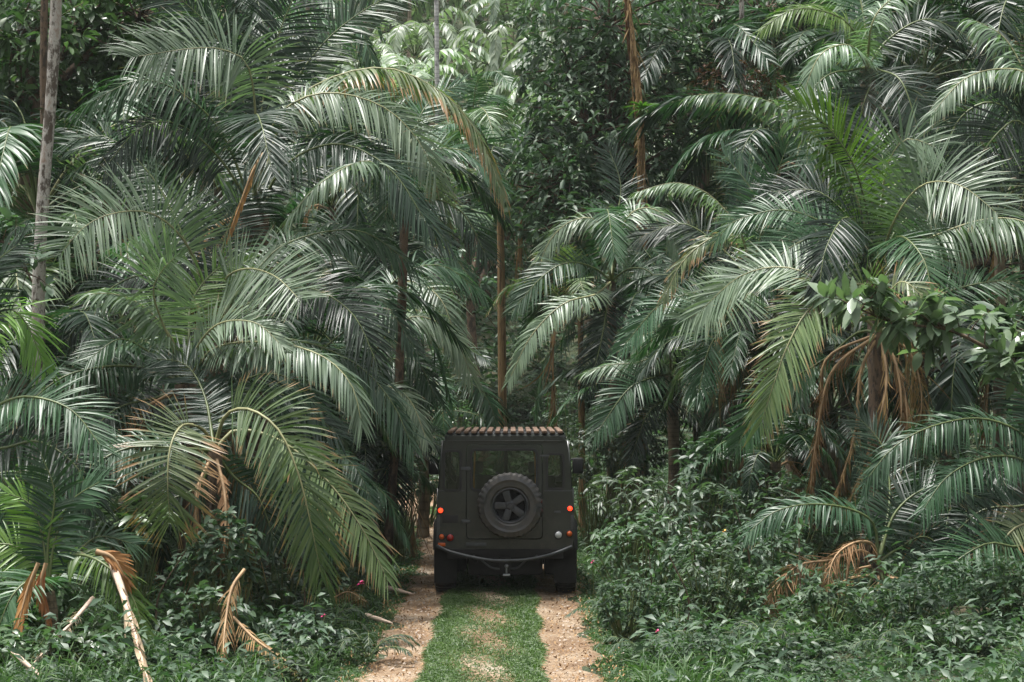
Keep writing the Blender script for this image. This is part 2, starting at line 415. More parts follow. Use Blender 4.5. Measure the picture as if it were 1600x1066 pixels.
def hero_palm(label, D, base_px, crown, fronds, trunk_r=.13, mat='bark_palm', group=None, lean=0, skirt=0, name='palm_tree'):
    cr = at(crown[0], crown[1], D)
    bx = (base_px - 800) / FPX * D; bz = gz(bx, D)
    e = empty(name, (bx, D, bz - .05), label, 'palm', group)
    e_loc = Vector((bx, D, bz - .05))
    if cr[2] - bz > .3:
        trunk_obj(e, [(bx, D, bz - .1), (bx * .5 + cr[0] * .5 + .05, D, bz * .5 + cr[2] * .5), tuple(cr)], [trunk_r, trunk_r * .85, trunk_r * .9], M[mat])
    for f in fronds:
        kw = dict(f[4]) if len(f) > 4 else {}
        pts = [(crown[0], crown[1], 0)] + list(f[0]) if not kw.pop('free', False) else list(f[0])
        if 'pet' not in kw: kw['pet'] = .15
        hero_frond(e, D, pts, f[1], f[2], f[3], **kw)
    rg = np.random.default_rng(int(crown[0]) + 900)
    for k in range(skirt):                      # dry strands hanging round the trunk
        a = rg.uniform(0, 6.28); r0 = trunk_r * 1.1; h = cr[2] - bz
        p0 = cr + np.array([math.cos(a) * r0, math.sin(a) * r0, -rg.uniform(0, .15)])
        ln = min(h * .8, rg.uniform(.9, 1.9)); out = rg.uniform(.2, .5)
        P = [p0, p0 + np.array([math.cos(a) * out, math.sin(a) * out, -ln * .25]), p0 + np.array([math.cos(a) * out * 1.1, math.sin(a) * out * 1.1, -ln])]
        acc = Acc()
        frond_arrays(acc, spline(P, 40), (math.cos(a), math.sin(a), .1), rg.uniform(.4, .8), .1, rng=rg, dens=30, droop=1.0, curly=.55, wfac=.34, amax=28, amin=8, jit=.3, ragged=.2, r0=.02)
        link('dead_frond', acc.mesh('frond', [M['dead'], M['stalkdead']], off=p0), e, Vector(p0) - e_loc, 'dry brown hanging frond')
    return e
# ------------------------------------------------------------------ front palms, frond by frond (photo pixels, depth)
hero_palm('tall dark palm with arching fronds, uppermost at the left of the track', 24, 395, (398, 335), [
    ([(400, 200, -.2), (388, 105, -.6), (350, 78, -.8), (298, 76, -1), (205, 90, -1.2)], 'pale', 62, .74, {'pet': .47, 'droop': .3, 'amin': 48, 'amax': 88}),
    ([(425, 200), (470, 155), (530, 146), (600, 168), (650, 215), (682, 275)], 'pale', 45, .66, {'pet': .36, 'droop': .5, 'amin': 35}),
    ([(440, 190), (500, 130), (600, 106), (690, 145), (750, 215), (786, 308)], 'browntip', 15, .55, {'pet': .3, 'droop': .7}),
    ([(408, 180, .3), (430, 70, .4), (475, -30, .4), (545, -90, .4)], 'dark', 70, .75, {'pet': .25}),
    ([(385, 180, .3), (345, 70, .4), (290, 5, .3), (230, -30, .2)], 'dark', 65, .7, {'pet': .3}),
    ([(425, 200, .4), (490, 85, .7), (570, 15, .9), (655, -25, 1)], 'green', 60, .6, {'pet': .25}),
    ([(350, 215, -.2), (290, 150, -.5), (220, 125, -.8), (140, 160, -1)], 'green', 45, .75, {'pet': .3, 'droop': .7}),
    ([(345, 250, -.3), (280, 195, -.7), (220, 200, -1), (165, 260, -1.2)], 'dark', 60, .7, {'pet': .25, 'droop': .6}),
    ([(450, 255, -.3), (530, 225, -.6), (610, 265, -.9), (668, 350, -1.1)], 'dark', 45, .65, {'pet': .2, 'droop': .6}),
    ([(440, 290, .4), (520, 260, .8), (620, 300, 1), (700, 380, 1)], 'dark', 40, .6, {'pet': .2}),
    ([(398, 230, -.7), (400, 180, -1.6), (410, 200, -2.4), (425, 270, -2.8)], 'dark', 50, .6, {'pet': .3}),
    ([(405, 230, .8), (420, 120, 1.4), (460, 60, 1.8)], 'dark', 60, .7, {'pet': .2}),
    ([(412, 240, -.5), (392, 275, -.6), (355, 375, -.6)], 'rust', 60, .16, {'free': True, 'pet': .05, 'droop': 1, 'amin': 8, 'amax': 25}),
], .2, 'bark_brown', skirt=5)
hero_palm('palm showing one sheen-whitened frond to the left, behind the tall dark palm', 26, 600, (632, 345), [
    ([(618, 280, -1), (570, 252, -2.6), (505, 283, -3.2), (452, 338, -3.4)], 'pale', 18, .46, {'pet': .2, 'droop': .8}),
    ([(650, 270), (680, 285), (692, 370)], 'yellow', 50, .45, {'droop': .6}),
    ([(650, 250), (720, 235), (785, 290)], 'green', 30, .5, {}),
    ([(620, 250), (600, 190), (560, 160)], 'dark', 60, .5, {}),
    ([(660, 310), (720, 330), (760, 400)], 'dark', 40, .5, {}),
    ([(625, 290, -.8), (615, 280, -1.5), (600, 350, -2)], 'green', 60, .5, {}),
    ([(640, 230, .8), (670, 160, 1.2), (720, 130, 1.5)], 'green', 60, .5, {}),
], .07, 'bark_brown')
hero_palm('palm with one broad rounded frond facing the track, beside the mottled trunk', 23, 330, (335, 505), [
    ([(312, 425), (283, 370, -.3), (238, 334, -.6), (185, 332, -.9), (135, 352, -1.1), (92, 400, -1.2)], 'pale', 66, .72, {'pet': .34, 'droop': .2, 'amin': 48, 'amax': 88}),
    ([(295, 390, .4), (240, 280, .7), (170, 215, .9), (110, 220, 1)], 'green', 60, .6, {'pet': .3}),
    ([(395, 430), (440, 385, .3), (510, 362, .5), (575, 365, .6), (645, 415, .6)], 'green', 40, .62, {'pet': .12, 'droop': .5}),
    ([(350, 440, -.5), (385, 420, -1), (430, 432, -1.6), (470, 470, -2.1)], 'pale', 74, .6, {'pet': .35, 'lift': 5, 'amin': 50, 'amax': 100, 'droop': .12}),
    ([(300, 450), (220, 430), (150, 470), (100, 540)], 'dark', 50, .55, {}),
    ([(345, 400, .5), (380, 310, .8), (450, 270, 1)], 'dark', 60, .6, {}),
    ([(400, 470, -.2), (480, 450, -.5), (550, 490, -.9), (590, 570, -1.1)], 'dark', 45, .6, {}),
    ([(330, 400, .8), (300, 330, 1.2), (240, 300, 1.5)], 'dark', 60, .6, {}),
], .16)
hero_palm('palm with upright sheen-whitened fronds low on the left, in front of the rounded frond', 21.5, 290, (290, 600), [
    ([(268, 540), (240, 462, -.3), (252, 425, -.5), (276, 400, -.7)], 'pale', 80, .62, {'pet': .45, 'amin': 45, 'amax': 100, 'droop': .12}),
    ([(268, 530), (225, 480, -.2), (180, 460, -.4), (135, 460, -.6)], 'pale', 35, .42, {'pet': .2, 'droop': .5}),
    ([(245, 560), (190, 530, -.4), (140, 560, -.7)], 'green', 45, .45, {}),
    ([(310, 540), (345, 505, -.2), (400, 505, -.5), (440, 540, -.7)], 'pale', 50, .42, {}),
    ([(335, 545), (420, 535, -.5), (500, 555, -.8), (548, 600, -1), (566, 665, -1.1)], 'pale', 28, .50, {'pet': .2, 'droop': .75}),
    ([(350, 545, .3), (450, 530, .5), (550, 565, .6), (610, 625, .5), (645, 700, .4)], 'green', 30, .6, {'pet': .15, 'droop': .7}),
    ([(225, 575), (150, 575, -.4), (80, 600, -.7), (0, 680, -.9)], 'green', 50, .5, {'droop': .55}),
    ([(250, 620), (180, 640, -.5), (120, 700, -.8)], 'dark', 50, .5, {}),
    ([(295, 530), (300, 470, .3), (340, 420, .5), (385, 410, .6)], 'bright', 65, .45, {}),
    ([(360, 610, .3), (450, 620, .4), (530, 680, .3)], 'dark', 45, .55, {}),
], .14, 'bark_brown', skirt=4)
hero_palm('low palm with a scorched fan and a long yellowing frond drooping beside the track verge', 20, 330, (335, 705), [
    ([(318, 672, -.3), (285, 665, -.7), (266, 700, -1), (262, 760, -1.1), (266, 815, -1)], 'browntip', 80, .60, {'pet': .36, 'amax': 95, 'amin': 40, 'droop': .15}),
    ([(352, 650, -.3), (390, 640, -.6), (435, 672, -.8), (466, 740, -.9), (486, 820, -.9), (503, 905, -.8)], 'yellow', 72, .60, {'pet': .22, 'droop': .25, 'amax': 74}),
    ([(370, 672, .1), (440, 690, .1), (510, 750, 0), (565, 825, -.1), (605, 905, -.2)], 'yellow', 48, .48, {'pet': .25, 'droop': .55}),
    ([(270, 700, -.2), (200, 700, -.4), (130, 740, -.6), (90, 810, -.7)], 'green', 50, .5, {'droop': .5}),
    ([(365, 745, .2), (405, 780, .2), (430, 850, .2)], 'dark', 60, .5, {}),
    ([(310, 760, 0), (250, 790, -.1), (200, 850, -.2)], 'dark', 60, .5, {}),
    ([(350, 640, .6), (390, 590, .9), (450, 590, 1.1), (500, 640, 1.1)], 'green', 50, .5, {}),
    ([(320, 620, .6), (290, 570, .9), (240, 560, 1.1)], 'dark', 60, .5, {}),
    ([(350, 720, .7), (420, 720, 1.1), (480, 780, 1.2), (520, 860, 1.2)], 'green', 50, .55, {}),
    ([(352, 780, -.3), (350, 880, -.5), (345, 980, -.6)], 'dead', 60, .2, {'droop': .8, 'amax': 40, 'amin': 10}),
], .09, 'bark_brown', skirt=2)
hero_palm('palm leaning in from the left edge with a sunlit fresh green frond', 19, -70, (-60, 650), [
    ([(-40, 540), (0, 485), (38, 500), (70, 575)], 'bright', 40, .5, {'droop': .5}),
    ([(-20, 640), (40, 620, -.2), (110, 640, -.4), (160, 700, -.6)], 'green', 50, .5, {}),
    ([(-10, 700), (60, 690, -.2), (120, 730, -.4), (150, 800, -.5)], 'dark', 50, .5, {}),
    ([(-50, 560), (-20, 430), (30, 380)], 'dark', 55, .5, {}),
    ([(-20, 720), (10, 760), (40, 850)], 'green', 60, .45, {}),
    ([(-80, 560), (-140, 520), (-200, 580)], 'green', 50, .5, {}),
    ([(-90, 600), (-160, 620), (-220, 720)], 'green', 50, .5, {}),
], .13)
hero_palm('small young palm with thin upright fronds at the bottom left corner', 18, 70, (75, 925), [
    ([(68, 850), (48, 790), (10, 770)], 'bright', 60, .34, {}),
    ([(85, 850), (110, 785), (160, 750)], 'green', 55, .36, {}),
    ([(110, 870), (160, 880, -.3), (205, 930, -.4), (230, 1000, -.5)], 'bright', 40, .34, {'droop': .6}),
    ([(50, 870), (0, 850), (-40, 880)], 'bright', 50, .34, {}),
    ([(75, 850), (85, 770), (60, 700)], 'green', 65, .36, {}),
    ([(100, 890, .3), (150, 840, .5), (210, 850, .6)], 'green', 50, .36, {}),
    ([(60, 900, -.4), (20, 930, -.7), (-10, 1000, -.8)], 'green', 50, .34, {}),
], .07)
hero_palm('palm leaning over the track just left of the vehicle roof', 27, 575, (565, 640), [
    ([(590, 545), (645, 495), (705, 520), (738, 590)], 'pale', 35, .55, {'droop': .6}),
    ([(600, 570), (650, 565, -.3), (682, 625, -.5)], 'green', 40, .55, {'droop': .6}),
    ([(530, 550), (470, 500), (400, 500)], 'green', 50, .6, {}),
    ([(600, 605, -.5), (640, 625, -.8), (668, 690, -1)], 'pale', 50, .4, {'droop': .6}),
    ([(590, 680, -.5), (610, 720, -.8), (620, 790, -.9)], 'dark', 70, .5, {}),
    ([(575, 520, .3), (620, 435, .6), (690, 415, .8), (755, 460, .9)], 'green', 35, .6, {'droop': .6}),
    ([(560, 520, .5), (560, 430, .8), (520, 390, 1)], 'dark', 65, .6, {}),
    ([(540, 600, -.8), (500, 600, -1.5), (470, 680, -2)], 'dark', 60, .55, {}),
    ([(545, 680, -.4), (520, 740, -.6), (530, 820, -.7)], 'green', 70, .5, {}),
], .15, 'bark_brown', skirt=3)
hero_palm('slender palm with fine blue green fronds, between the two leaning palms left of the track', 30, 595, (620, 480), [
    ([(640, 400), (690, 385), (740, 440)], 'green', 35, .6, {'droop': .6}),
    ([(590, 400), (530, 350), (460, 370)], 'green', 45, .6, {}),
    ([(610, 380), (620, 310), (590, 250)], 'dark', 65, .6, {}),
    ([(640, 440, -.5), (690, 470, -1), (720, 560, -1.2)], 'pale', 45, .6, {'droop': .6}),
    ([(590, 450, -.7), (540, 460, -1.2), (500, 550, -1.6)], 'green', 55, .6, {}),
    ([(630, 380, .6), (680, 320, 1), (750, 330, 1.2)], 'pale', 40, .6, {'droop': .6}),
    ([(625, 530, -.6), (650, 590, -1), (650, 660, -1.2)], 'dark', 65, .55, {}),
    ([(590, 500, -.6), (560, 560, -1), (570, 650, -1.2)], 'dark', 65, .55, {}),
], .05, 'bark_brown')
# right of the track
hero_palm('large palm with a long pale frond arching to the left, right of the track', 24, 1360, (1370, 440), [
    ([(1352, 360), (1334, 298), (1299, 243, -.2), (1250, 190, -.3), (1200, 158, -.5), (1140, 146, -.7), (1076, 150, -.9)], 'pale', 8, .36, {'pet': .28, 'droop': .8, 'amax': 55}),
    ([(1358, 350, -.2), (1335, 260, -.6), (1290, 195, -.8), (1240, 160, -.9)], 'bright', 78, .56, {'pet': .22}),
    ([(1376, 350, .4), (1385, 265, .2), (1415, 218, .1), (1468, 232, 0)], 'pale', 72, .58, {'pet': .3, 'droop': .2, 'amin': 42, 'amax': 95}),
    ([(1395, 350, -.3), (1440, 290, -.6), (1500, 290, -1), (1560, 335, -1.3)], 'pale', 68, .70, {'pet': .25, 'droop': .2, 'amin': 42, 'amax': 92}),
    ([(1400, 400), (1470, 365, -.2), (1545, 342, -.4), (1610, 350, -.7), (1680, 400, -.9)], 'pale', 20, .72, {'pet': .25, 'droop': .9}),
    ([(1330, 380), (1280, 345), (1220, 328), (1150, 345), (1120, 375)], 'green', 45, .42, {'pet': .25}),
    ([(1340, 400, -.3), (1290, 370, -.6), (1230, 390, -.9), (1180, 450, -1.1)], 'green', 50, .6, {}),
    ([(1385, 390, -.5), (1410, 370, -1), (1445, 410, -1.5), (1460, 490, -1.8)], 'green', 60, .65, {}),
    ([(1350, 370, -.6), (1320, 340, -1.2), (1290, 390, -1.8), (1280, 450, -2)], 'dark', 60, .6, {}),
    ([(1400, 360, .6), (1470, 300, .9), (1540, 260, 1)], 'dark', 60, .65, {}),
    ([(1340, 360, .7), (1280, 300, 1), (1200, 300, 1.2)], 'dark', 60, .6, {}),
    ([(1375, 330, .9), (1380, 250, 1.4), (1350, 180, 1.8)], 'dark', 60, .6, {}),
], .14, 'bark_brown', skirt=1)
hero_palm('palm with a yellowing feathered frond hanging in front and a skirt of dry strands', 22.5, 1345, (1375, 520), [
    ([(1360, 460), (1337, 444, -.2), (1269, 479, -.5), (1232, 537, -.7), (1207, 606, -.8), (1188, 665, -.8)], 'yellow', 68, .58, {'pet': .14, 'droop': .22, 'amax': 62}),
    ([(1385, 470, -.3), (1410, 440, -.6), (1450, 470, -.8)], 'browntip', 50, .4, {}),
    ([(1340, 520, .3), (1290, 560, .4), (1200, 620, .4), (1150, 700, .4)], 'green', 60, .45, {'pet': .35}),
    ([(1320, 470), (1240, 420, .3), (1160, 430, .5), (1090, 490, .6)], 'pale', 50, .55, {'pet': .3}),
    ([(1292, 560), (1282, 640), (1268, 780)], 'dead', 70, .26, {'droop': 1.0, 'amax': 20, 'amin': 6, 'wfac': .4, 'dens': 36, 'ragged': .15, 'jit': .3}),
    ([(1345, 580, -.1), (1335, 680, -.2), (1300, 790, -.3)], 'dead', 70, .26, {'droop': 1.0, 'amax': 20, 'amin': 6, 'wfac': .4, 'dens': 36, 'ragged': .15, 'jit': .3}),
    ([(1400, 570, -.2), (1408, 650, -.3), (1390, 750, -.3)], 'dead', 70, .26, {'droop': 1.0, 'amax': 20, 'amin': 6, 'wfac': .4, 'dens': 36, 'ragged': .15, 'jit': .3}),
    ([(1420, 550, .1), (1440, 620, .1), (1430, 690, .1)], 'dead', 70, .5, {'droop': 1.0, 'amax': 50, 'amin': 12, 'wfac': .5, 'ragged': .3, 'jit': .3}),
    ([(1300, 580, -.3), (1275, 690, -.4), (1262, 800, -.4)], 'dead', 60, .3, {'pet': .05, 'droop': 1.0, 'amax': 14, 'amin': 5, 'wfac': .4, 'dens': 34, 'jit': .4}),
    ([(1385, 600, -.3), (1360, 700, -.4), (1320, 800, -.4)], 'dead', 60, .3, {'pet': .05, 'droop': 1.0, 'amax': 14, 'amin': 5, 'wfac': .4, 'dens': 34, 'jit': .4}),
    ([(1410, 600, -.2), (1415, 690, -.3), (1385, 790, -.3)], 'dead', 60, .35, {'pet': .05, 'droop': 1.0, 'amax': 16, 'amin': 5, 'wfac': .4, 'dens': 34, 'jit': .4}),
    ([(1430, 480, .3), (1500, 450, .4), (1580, 440, .4), (1640, 470, .3)], 'green', 40, .45, {}),
], .08, 'bark_brown', skirt=0)
hero_palm('palm at the right edge with a dark feathered frond curving to the left and down', 21.5, 1660, (1640, 770), [
    ([(1610, 690), (1540, 655, -.3), (1460, 665, -.6), (1395, 700, -.8), (1350, 755, -.9)], 'green', 42, .45, {'pet': .12, 'droop': .6}),
    ([(1600, 720, -.2), (1540, 715, -.5), (1480, 745, -.8), (1440, 800, -1)], 'green', 50, .45, {'droop': .6}),
    ([(1610, 640, .3), (1570, 560, .5), (1510, 540, .6)], 'dark', 60, .5, {}),
    ([(1620, 810, -.3), (1580, 830, -.6), (1540, 890, -.8), (1515, 975, -.9)], 'browntip', 60, .42, {'droop': .35}),
    ([(1600, 790, 0), (1530, 800, 0), (1460, 870, 0)], 'dark', 60, .5, {}),
    ([(1625, 640), (1640, 540), (1620, 450)], 'green', 60, .5, {}),
    ([(1620, 850, -.3), (1590, 900, -.5), (1580, 1000, -.6)], 'dark', 60, .45, {}),
    ([(1700, 700), (1760, 690), (1820, 780)], 'green', 50, .5, {}),
    ([(1600, 850, -.6), (1540, 850, -1), (1470, 900, -1.2), (1440, 980, -1.3)], 'green', 55, .5, {}),
    ([(1650, 880, -.8), (1640, 940, -1.2), (1600, 1040, -1.4)], 'yellow', 65, .45, {}),
    ([(1690, 860, -.6), (1690, 960, -1), (1660, 1060, -1.2)], 'green', 65, .45, {}),
], .15)
hero_palm('low palm with a flat dark green frond and curled brown dead fronds over the undergrowth', 21, 1365, (1372, 880), [
    ([(1365, 820), (1325, 795, -.2), (1265, 788, -.4), (1210, 800, -.5), (1166, 835, -.6)], 'green', 38, .40, {'pet': .14, 'droop': .5}),
    ([(1345, 860, -.2), (1300, 875, -.4), (1245, 885, -.6), (1210, 930, -.7), (1196, 1010, -.7)], 'dead', 45, .42, {'droop': .9, 'amax': 42, 'wfac': .5, 'jit': .2}),
    ([(1362, 850, -.2), (1330, 850, -.5), (1300, 880, -.7), (1290, 960, -.8)], 'dead', 45, .3, {'droop': .9, 'amax': 50, 'wfac': .5, 'jit': .3, 'ragged': .2}),
    ([(1400, 800, .2), (1460, 760, .3), (1540, 780, .3)], 'dark', 45, .45, {}),
    ([(1390, 780, .5), (1380, 700, .8), (1340, 650, 1)], 'dark', 60, .45, {}),
    ([(1345, 930, -.2), (1280, 950, -.3), (1220, 1000, -.3)], 'dark', 60, .4, {}),
    ([(1390, 930, -.2), (1440, 960, -.3), (1480, 1020, -.4)], 'green', 60, .4, {}),
    ([(1390, 1000, -.3), (1380, 1040, -.5), (1340, 1080, -.6)], 'dead', 50, .25, {'droop': .8, 'amax': 50}),
    ([(1400, 860, .3), (1450, 840, .5), (1500, 900, .6)], 'dark', 60, .45, {}),
], .09, 'bark_brown', skirt=5)
hero_palm('palm high on the right with a bright fresh frond and a white glossy one', 27, 1365, (1355, 105), [
    ([(1335, 50), (1300, 22, -.2), (1240, 15, -.4), (1186, 48, -.5)], 'bright', 42, .42, {'pet': .08, 'droop': .5}),
    ([(1338, 78, -.3), (1315, 70, -.5), (1280, 88, -.7), (1254, 148, -.8)], 'pale', 25, .42, {'pet': .1, 'droop': .8}),
    ([(1362, 40), (1385, 5), (1430, -20)], 'pale', 30, .4, {'droop': .7}),
    ([(1350, 30, .4), (1330, -40, .7), (1280, -70, .8)], 'green', 60, .5, {}),
    ([(1390, 60, .2), (1450, 30, .3), (1520, 60, .3)], 'dark', 45, .55, {}),
    ([(1330, 110, -.4), (1290, 120, -.8), (1230, 180, -1)], 'green', 50, .5, {}),
    ([(1375, 110, -.5), (1410, 130, -1), (1440, 220, -1.3)], 'dark', 60, .6, {}),
    ([(1390, 130, .1), (1440, 150, .1), (1500, 230, 0)], 'dark', 60, .6, {}),
    ([(1360, 130, -.5), (1350, 160, -.9), (1330, 230, -1)], 'dark', 60, .55, {}),
], .12)
hero_palm('palm entering at the upper right edge with a pale frond above dense dark fronds', 24.5, 1650, (1640, 190), [
    ([(1610, 120), (1560, 108), (1505, 125, -.2), (1456, 178, -.4)], 'pale', 25, .42, {'pet': .1, 'droop': .7}),
    ([(1600, 180), (1540, 160), (1490, 200), (1470, 290)], 'dark', 60, .7, {}),
    ([(1610, 200, -.3), (1580, 190, -.5), (1530, 250, -.7), (1520, 340, -.8)], 'dark', 65, .7, {}),
    ([(1610, 130, .4), (1570, 60, .6), (1520, 30, .7)], 'pale', 20, .5, {'droop': 1.1}),
    ([(1640, 100), (1640, 20), (1600, -40)], 'green', 60, .6, {}),
    ([(1630, 260, -.3), (1600, 300, -.4), (1590, 380, -.5)], 'dark', 65, .6, {}),
    ([(1700, 140), (1770, 140), (1830, 220)], 'green', 45, .6, {}),
], .15)
hero_palm('palm with pale ribbon fronds reaching left, between the thin trunk and the large palm', 27, 1190, (1175, 450), [
    ([(1160, 370), (1123, 318, -.2), (1088, 293, -.3), (1048, 286, -.4), (995, 300, -.5)], 'pale', 12, .34, {'pet': .2, 'droop': .75, 'amax': 50}),
    ([(1165, 385), (1123, 368, -.4), (1070, 405, -.6), (1036, 468, -.7)], 'browntip', 45, .36, {'droop': .5, 'amax': 35}),
    ([(1160, 450, -.4), (1145, 462, -.9), (1115, 478, -1.2), (1070, 500, -1.3)], 'pale', 76, .6, {'pet': .3, 'droop': .12, 'amin': 42, 'amax': 98}),
    ([(1190, 360), (1215, 270), (1235, 215)], 'green', 70, .5, {}),
    ([(1140, 400, .3), (1070, 350, .5), (1000, 370, .6)], 'dark', 50, .55, {}),
    ([(1150, 490, -.3), (1110, 540, -.6), (1090, 620, -.8)], 'green', 65, .5, {}),
    ([(1180, 400, .7), (1180, 310, 1), (1130, 240, 1.2)], 'green', 60, .55, {}),
    ([(1120, 460, .2), (1040, 470, .3), (970, 545, .3)], 'green', 45, .45, {}),
    ([(1200, 480, -.5), (1240, 520, -.9), (1260, 600, -1.1)], 'dark', 60, .5, {}),
    ([(1195, 400, .4), (1250, 360, .6), (1310, 380, .7)], 'dark', 55, .5, {}),
    ([(1185, 500, -.2), (1200, 560, -.3), (1180, 640, -.3)], 'dead', 60, .3, {'droop': .9, 'wfac': .5, 'ragged': .2}),
], .12, 'bark_brown', skirt=4)
hero_palm('slender palm on a thin straight trunk with drooping fronds, right behind the vehicle', 30, 950, (955, 440), [
    ([(935, 350), (895, 345), (860, 375), (836, 430)], 'pale', 35, .5, {'droop': .6}),
    ([(975, 350), (1005, 325), (1040, 340), (1060, 395)], 'pale', 40, .5, {'droop': .6}),
    ([(930, 420, -.3), (890, 410, -.6), (850, 430, -.8), (805, 480, -.9)], 'green', 45, .5, {}),
    ([(930, 460, -.3), (880, 475, -.6), (830, 525, -.8), (795, 595, -.9)], 'pale', 40, .4, {'droop': .5}),
    ([(960, 360, .5), (970, 290, .8), (950, 230, 1)], 'dark', 65, .5, {}),
    ([(985, 420, -.4), (1020, 430, -.7), (1050, 500, -.9)], 'green', 55, .5, {}),
    ([(950, 470, -.5), (940, 530, -.8), (920, 610, -1)], 'dark', 65, .5, {}),
    ([(945, 350, -.6), (950, 330, -1.2), (960, 400, -1.7)], 'green', 60, .5, {}),
], .08)
hero_palm('palm with sheen-whitened side fronds low over the shrubs, behind the front right palms', 29, 1048, (1048, 585), [
    ([(1025, 560), (990, 568), (955, 570), (915, 582)], 'pale', 35, .38, {'droop': .5}),
    ([(1045, 540), (1030, 520, -.4), (1005, 525, -.7), (985, 550, -.8)], 'pale', 65, .45, {'droop': .3, 'amin': 40, 'amax': 90}),
    ([(1065, 540), (1100, 520), (1150, 560)], 'green', 50, .45, {}),
    ([(1040, 620, -.4), (1010, 650, -.7), (985, 720, -.8)], 'dark', 65, .45, {}),
    ([(1070, 600, -.4), (1110, 620, -.7), (1130, 700, -.8)], 'green', 60, .45, {}),
    ([(1050, 520, .5), (1040, 450, .8), (1000, 420, 1)], 'green', 60, .45, {}),
    ([(1020, 590, -.6), (980, 610, -.9), (930, 680, -1.1)], 'green', 60, .5, {}),
], .10, 'bark_palm')
# ------------------------------------------------------------------ palms deeper in the forest: shared frond meshes
def lib_frond(seed, mat, L=2.9):
    rg = np.random.default_rng(seed)
    rise = rg.uniform(.55, 1.15); bend = rg.uniform(.5, 1.0)
    pts = [(0, 0, 0), (L * .2, 0, L * .22 * rise), (L * .45, rg.uniform(-.08, .08), L * .36 * rise),
           (L * .72, rg.uniform(-.1, .1), L * (.36 * rise - .12 * bend)), (L * .93, rg.uniform(-.2, .2), L * (.28 * rise - .38 * bend))]
    acc = Acc()
    frond_arrays(acc, spline(pts, 36), (0.05, rg.uniform(-.35, .35), 1), L * .22, .2, rng=rg, n=66, droop=rg.uniform(.25, .5), lift=10)
    return acc.mesh('frond', [M[mat], M[STALK.get(mat, 'stalk')]])
LIB = {m: [lib_frond(100 + 7 * k + len(m), m) for k in range(n)] for m, n in (('green', 4), ('dark', 5), ('pale', 3), ('yellow', 2), ('bright', 1))}
LIBDEAD = []
for k in range(2):
    rg = np.random.default_rng(50 + k); acc = Acc()
    frond_arrays(acc, spline([(0, 0, 0), (.35, 0, .05), (.45, 0, -.6), (.4, .1, -1.7)], 36), (1, 0, .1), .7, .1, rng=rg, n=50, droop=1, wfac=.38, jit=.3, ragged=.15, amax=26, amin=8, curly=.5)
    LIBDEAD.append(acc.mesh('dead_frond', [M['dead'], M['stalkdead']]))
TRUNKS = {}
def lib_trunk(key):
    if key not in TRUNKS:
        acc = Acc(); n = 16; t = np.linspace(0, 1, n); rg = np.random.default_rng(len(TRUNKS))
        P = np.stack([.03 * np.sin(t * 3 + len(TRUNKS)), .02 * np.sin(t * 4), t], 1)
        tube(acc, P, .11 * (1 - .3 * t) * (1 + .4 * np.exp(-t * 14)) * (1 + rg.normal(0, .04, n)), sides=9)
        TRUNKS[key] = acc.mesh('trunk', [M[key]])
    return TRUNKS[key]
def fill_palm(x, y, hz, size, seed, label, mix=('green', 'dark'), group=None, nf=12, trunk='bark_palm', r=1.0, ndead=1):
    """hz: height of the crown heart above the world origin"""
    rg = random.Random(seed); z0 = gz(x, y)
    e = empty('palm_tree', (x, y, z0 - .05), label, 'palm', group)
    h = max(.25, hz - z0)
    t = link('trunk', lib_trunk(trunk), e, (0, 0, -.05)); t.scale = (r, r, h + .1)
    for k in range(nf):
        m = rg.choice(mix); me = rg.choice(LIB[m])
        o = link('frond', me, e, (.02 * rg.uniform(-1, 1), .02 * rg.uniform(-1, 1), h))
        inner = k / nf
        o.rotation_euler = (0, R(rg.uniform(-38, -12) if inner > .7 else rg.uniform(-18, 28)), R(k * 137.5 + rg.uniform(-15, 15)))
        s = size * rg.uniform(.82, 1.12); o.scale = (s, s, s)
        if m == 'yellow': o['label'] = 'yellowing frond with brown scorched tips'
    for k in range(ndead):
        o = link('dead_frond', rg.choice(LIBDEAD), e, (0, 0, h - .05)); o.rotation_euler = (0, 0, rg.uniform(0, 6.28)); s = rg.uniform(.7, 1.1); o.scale = (s, s, s)
        o['label'] = 'dry brown hanging frond'
    return e
def fp(px, py, D, size, seed, label, **kw):
    p = at(px, py, D); return fill_palm(p[0], D, p[2], size, seed, label, **kw)
GL = 'palms crowded in the forest left of the track'; GR = 'palms crowded in the forest right of the track'
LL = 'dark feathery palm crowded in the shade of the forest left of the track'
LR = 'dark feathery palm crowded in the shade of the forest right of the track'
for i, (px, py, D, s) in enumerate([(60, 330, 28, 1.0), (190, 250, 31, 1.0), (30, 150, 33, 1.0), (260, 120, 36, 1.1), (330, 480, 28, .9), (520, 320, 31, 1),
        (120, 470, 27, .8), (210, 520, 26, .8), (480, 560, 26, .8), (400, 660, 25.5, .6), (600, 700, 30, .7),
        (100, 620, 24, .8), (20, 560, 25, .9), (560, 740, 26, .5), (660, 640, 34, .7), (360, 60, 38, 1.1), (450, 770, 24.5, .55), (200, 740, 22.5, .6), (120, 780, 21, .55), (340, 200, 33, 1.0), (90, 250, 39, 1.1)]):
    fp(px, py, D, s, 10 + i, LL, mix=('dark', 'dark', 'green') if i % 3 else ('dark', 'green', 'pale'), group=GL, nf=12)
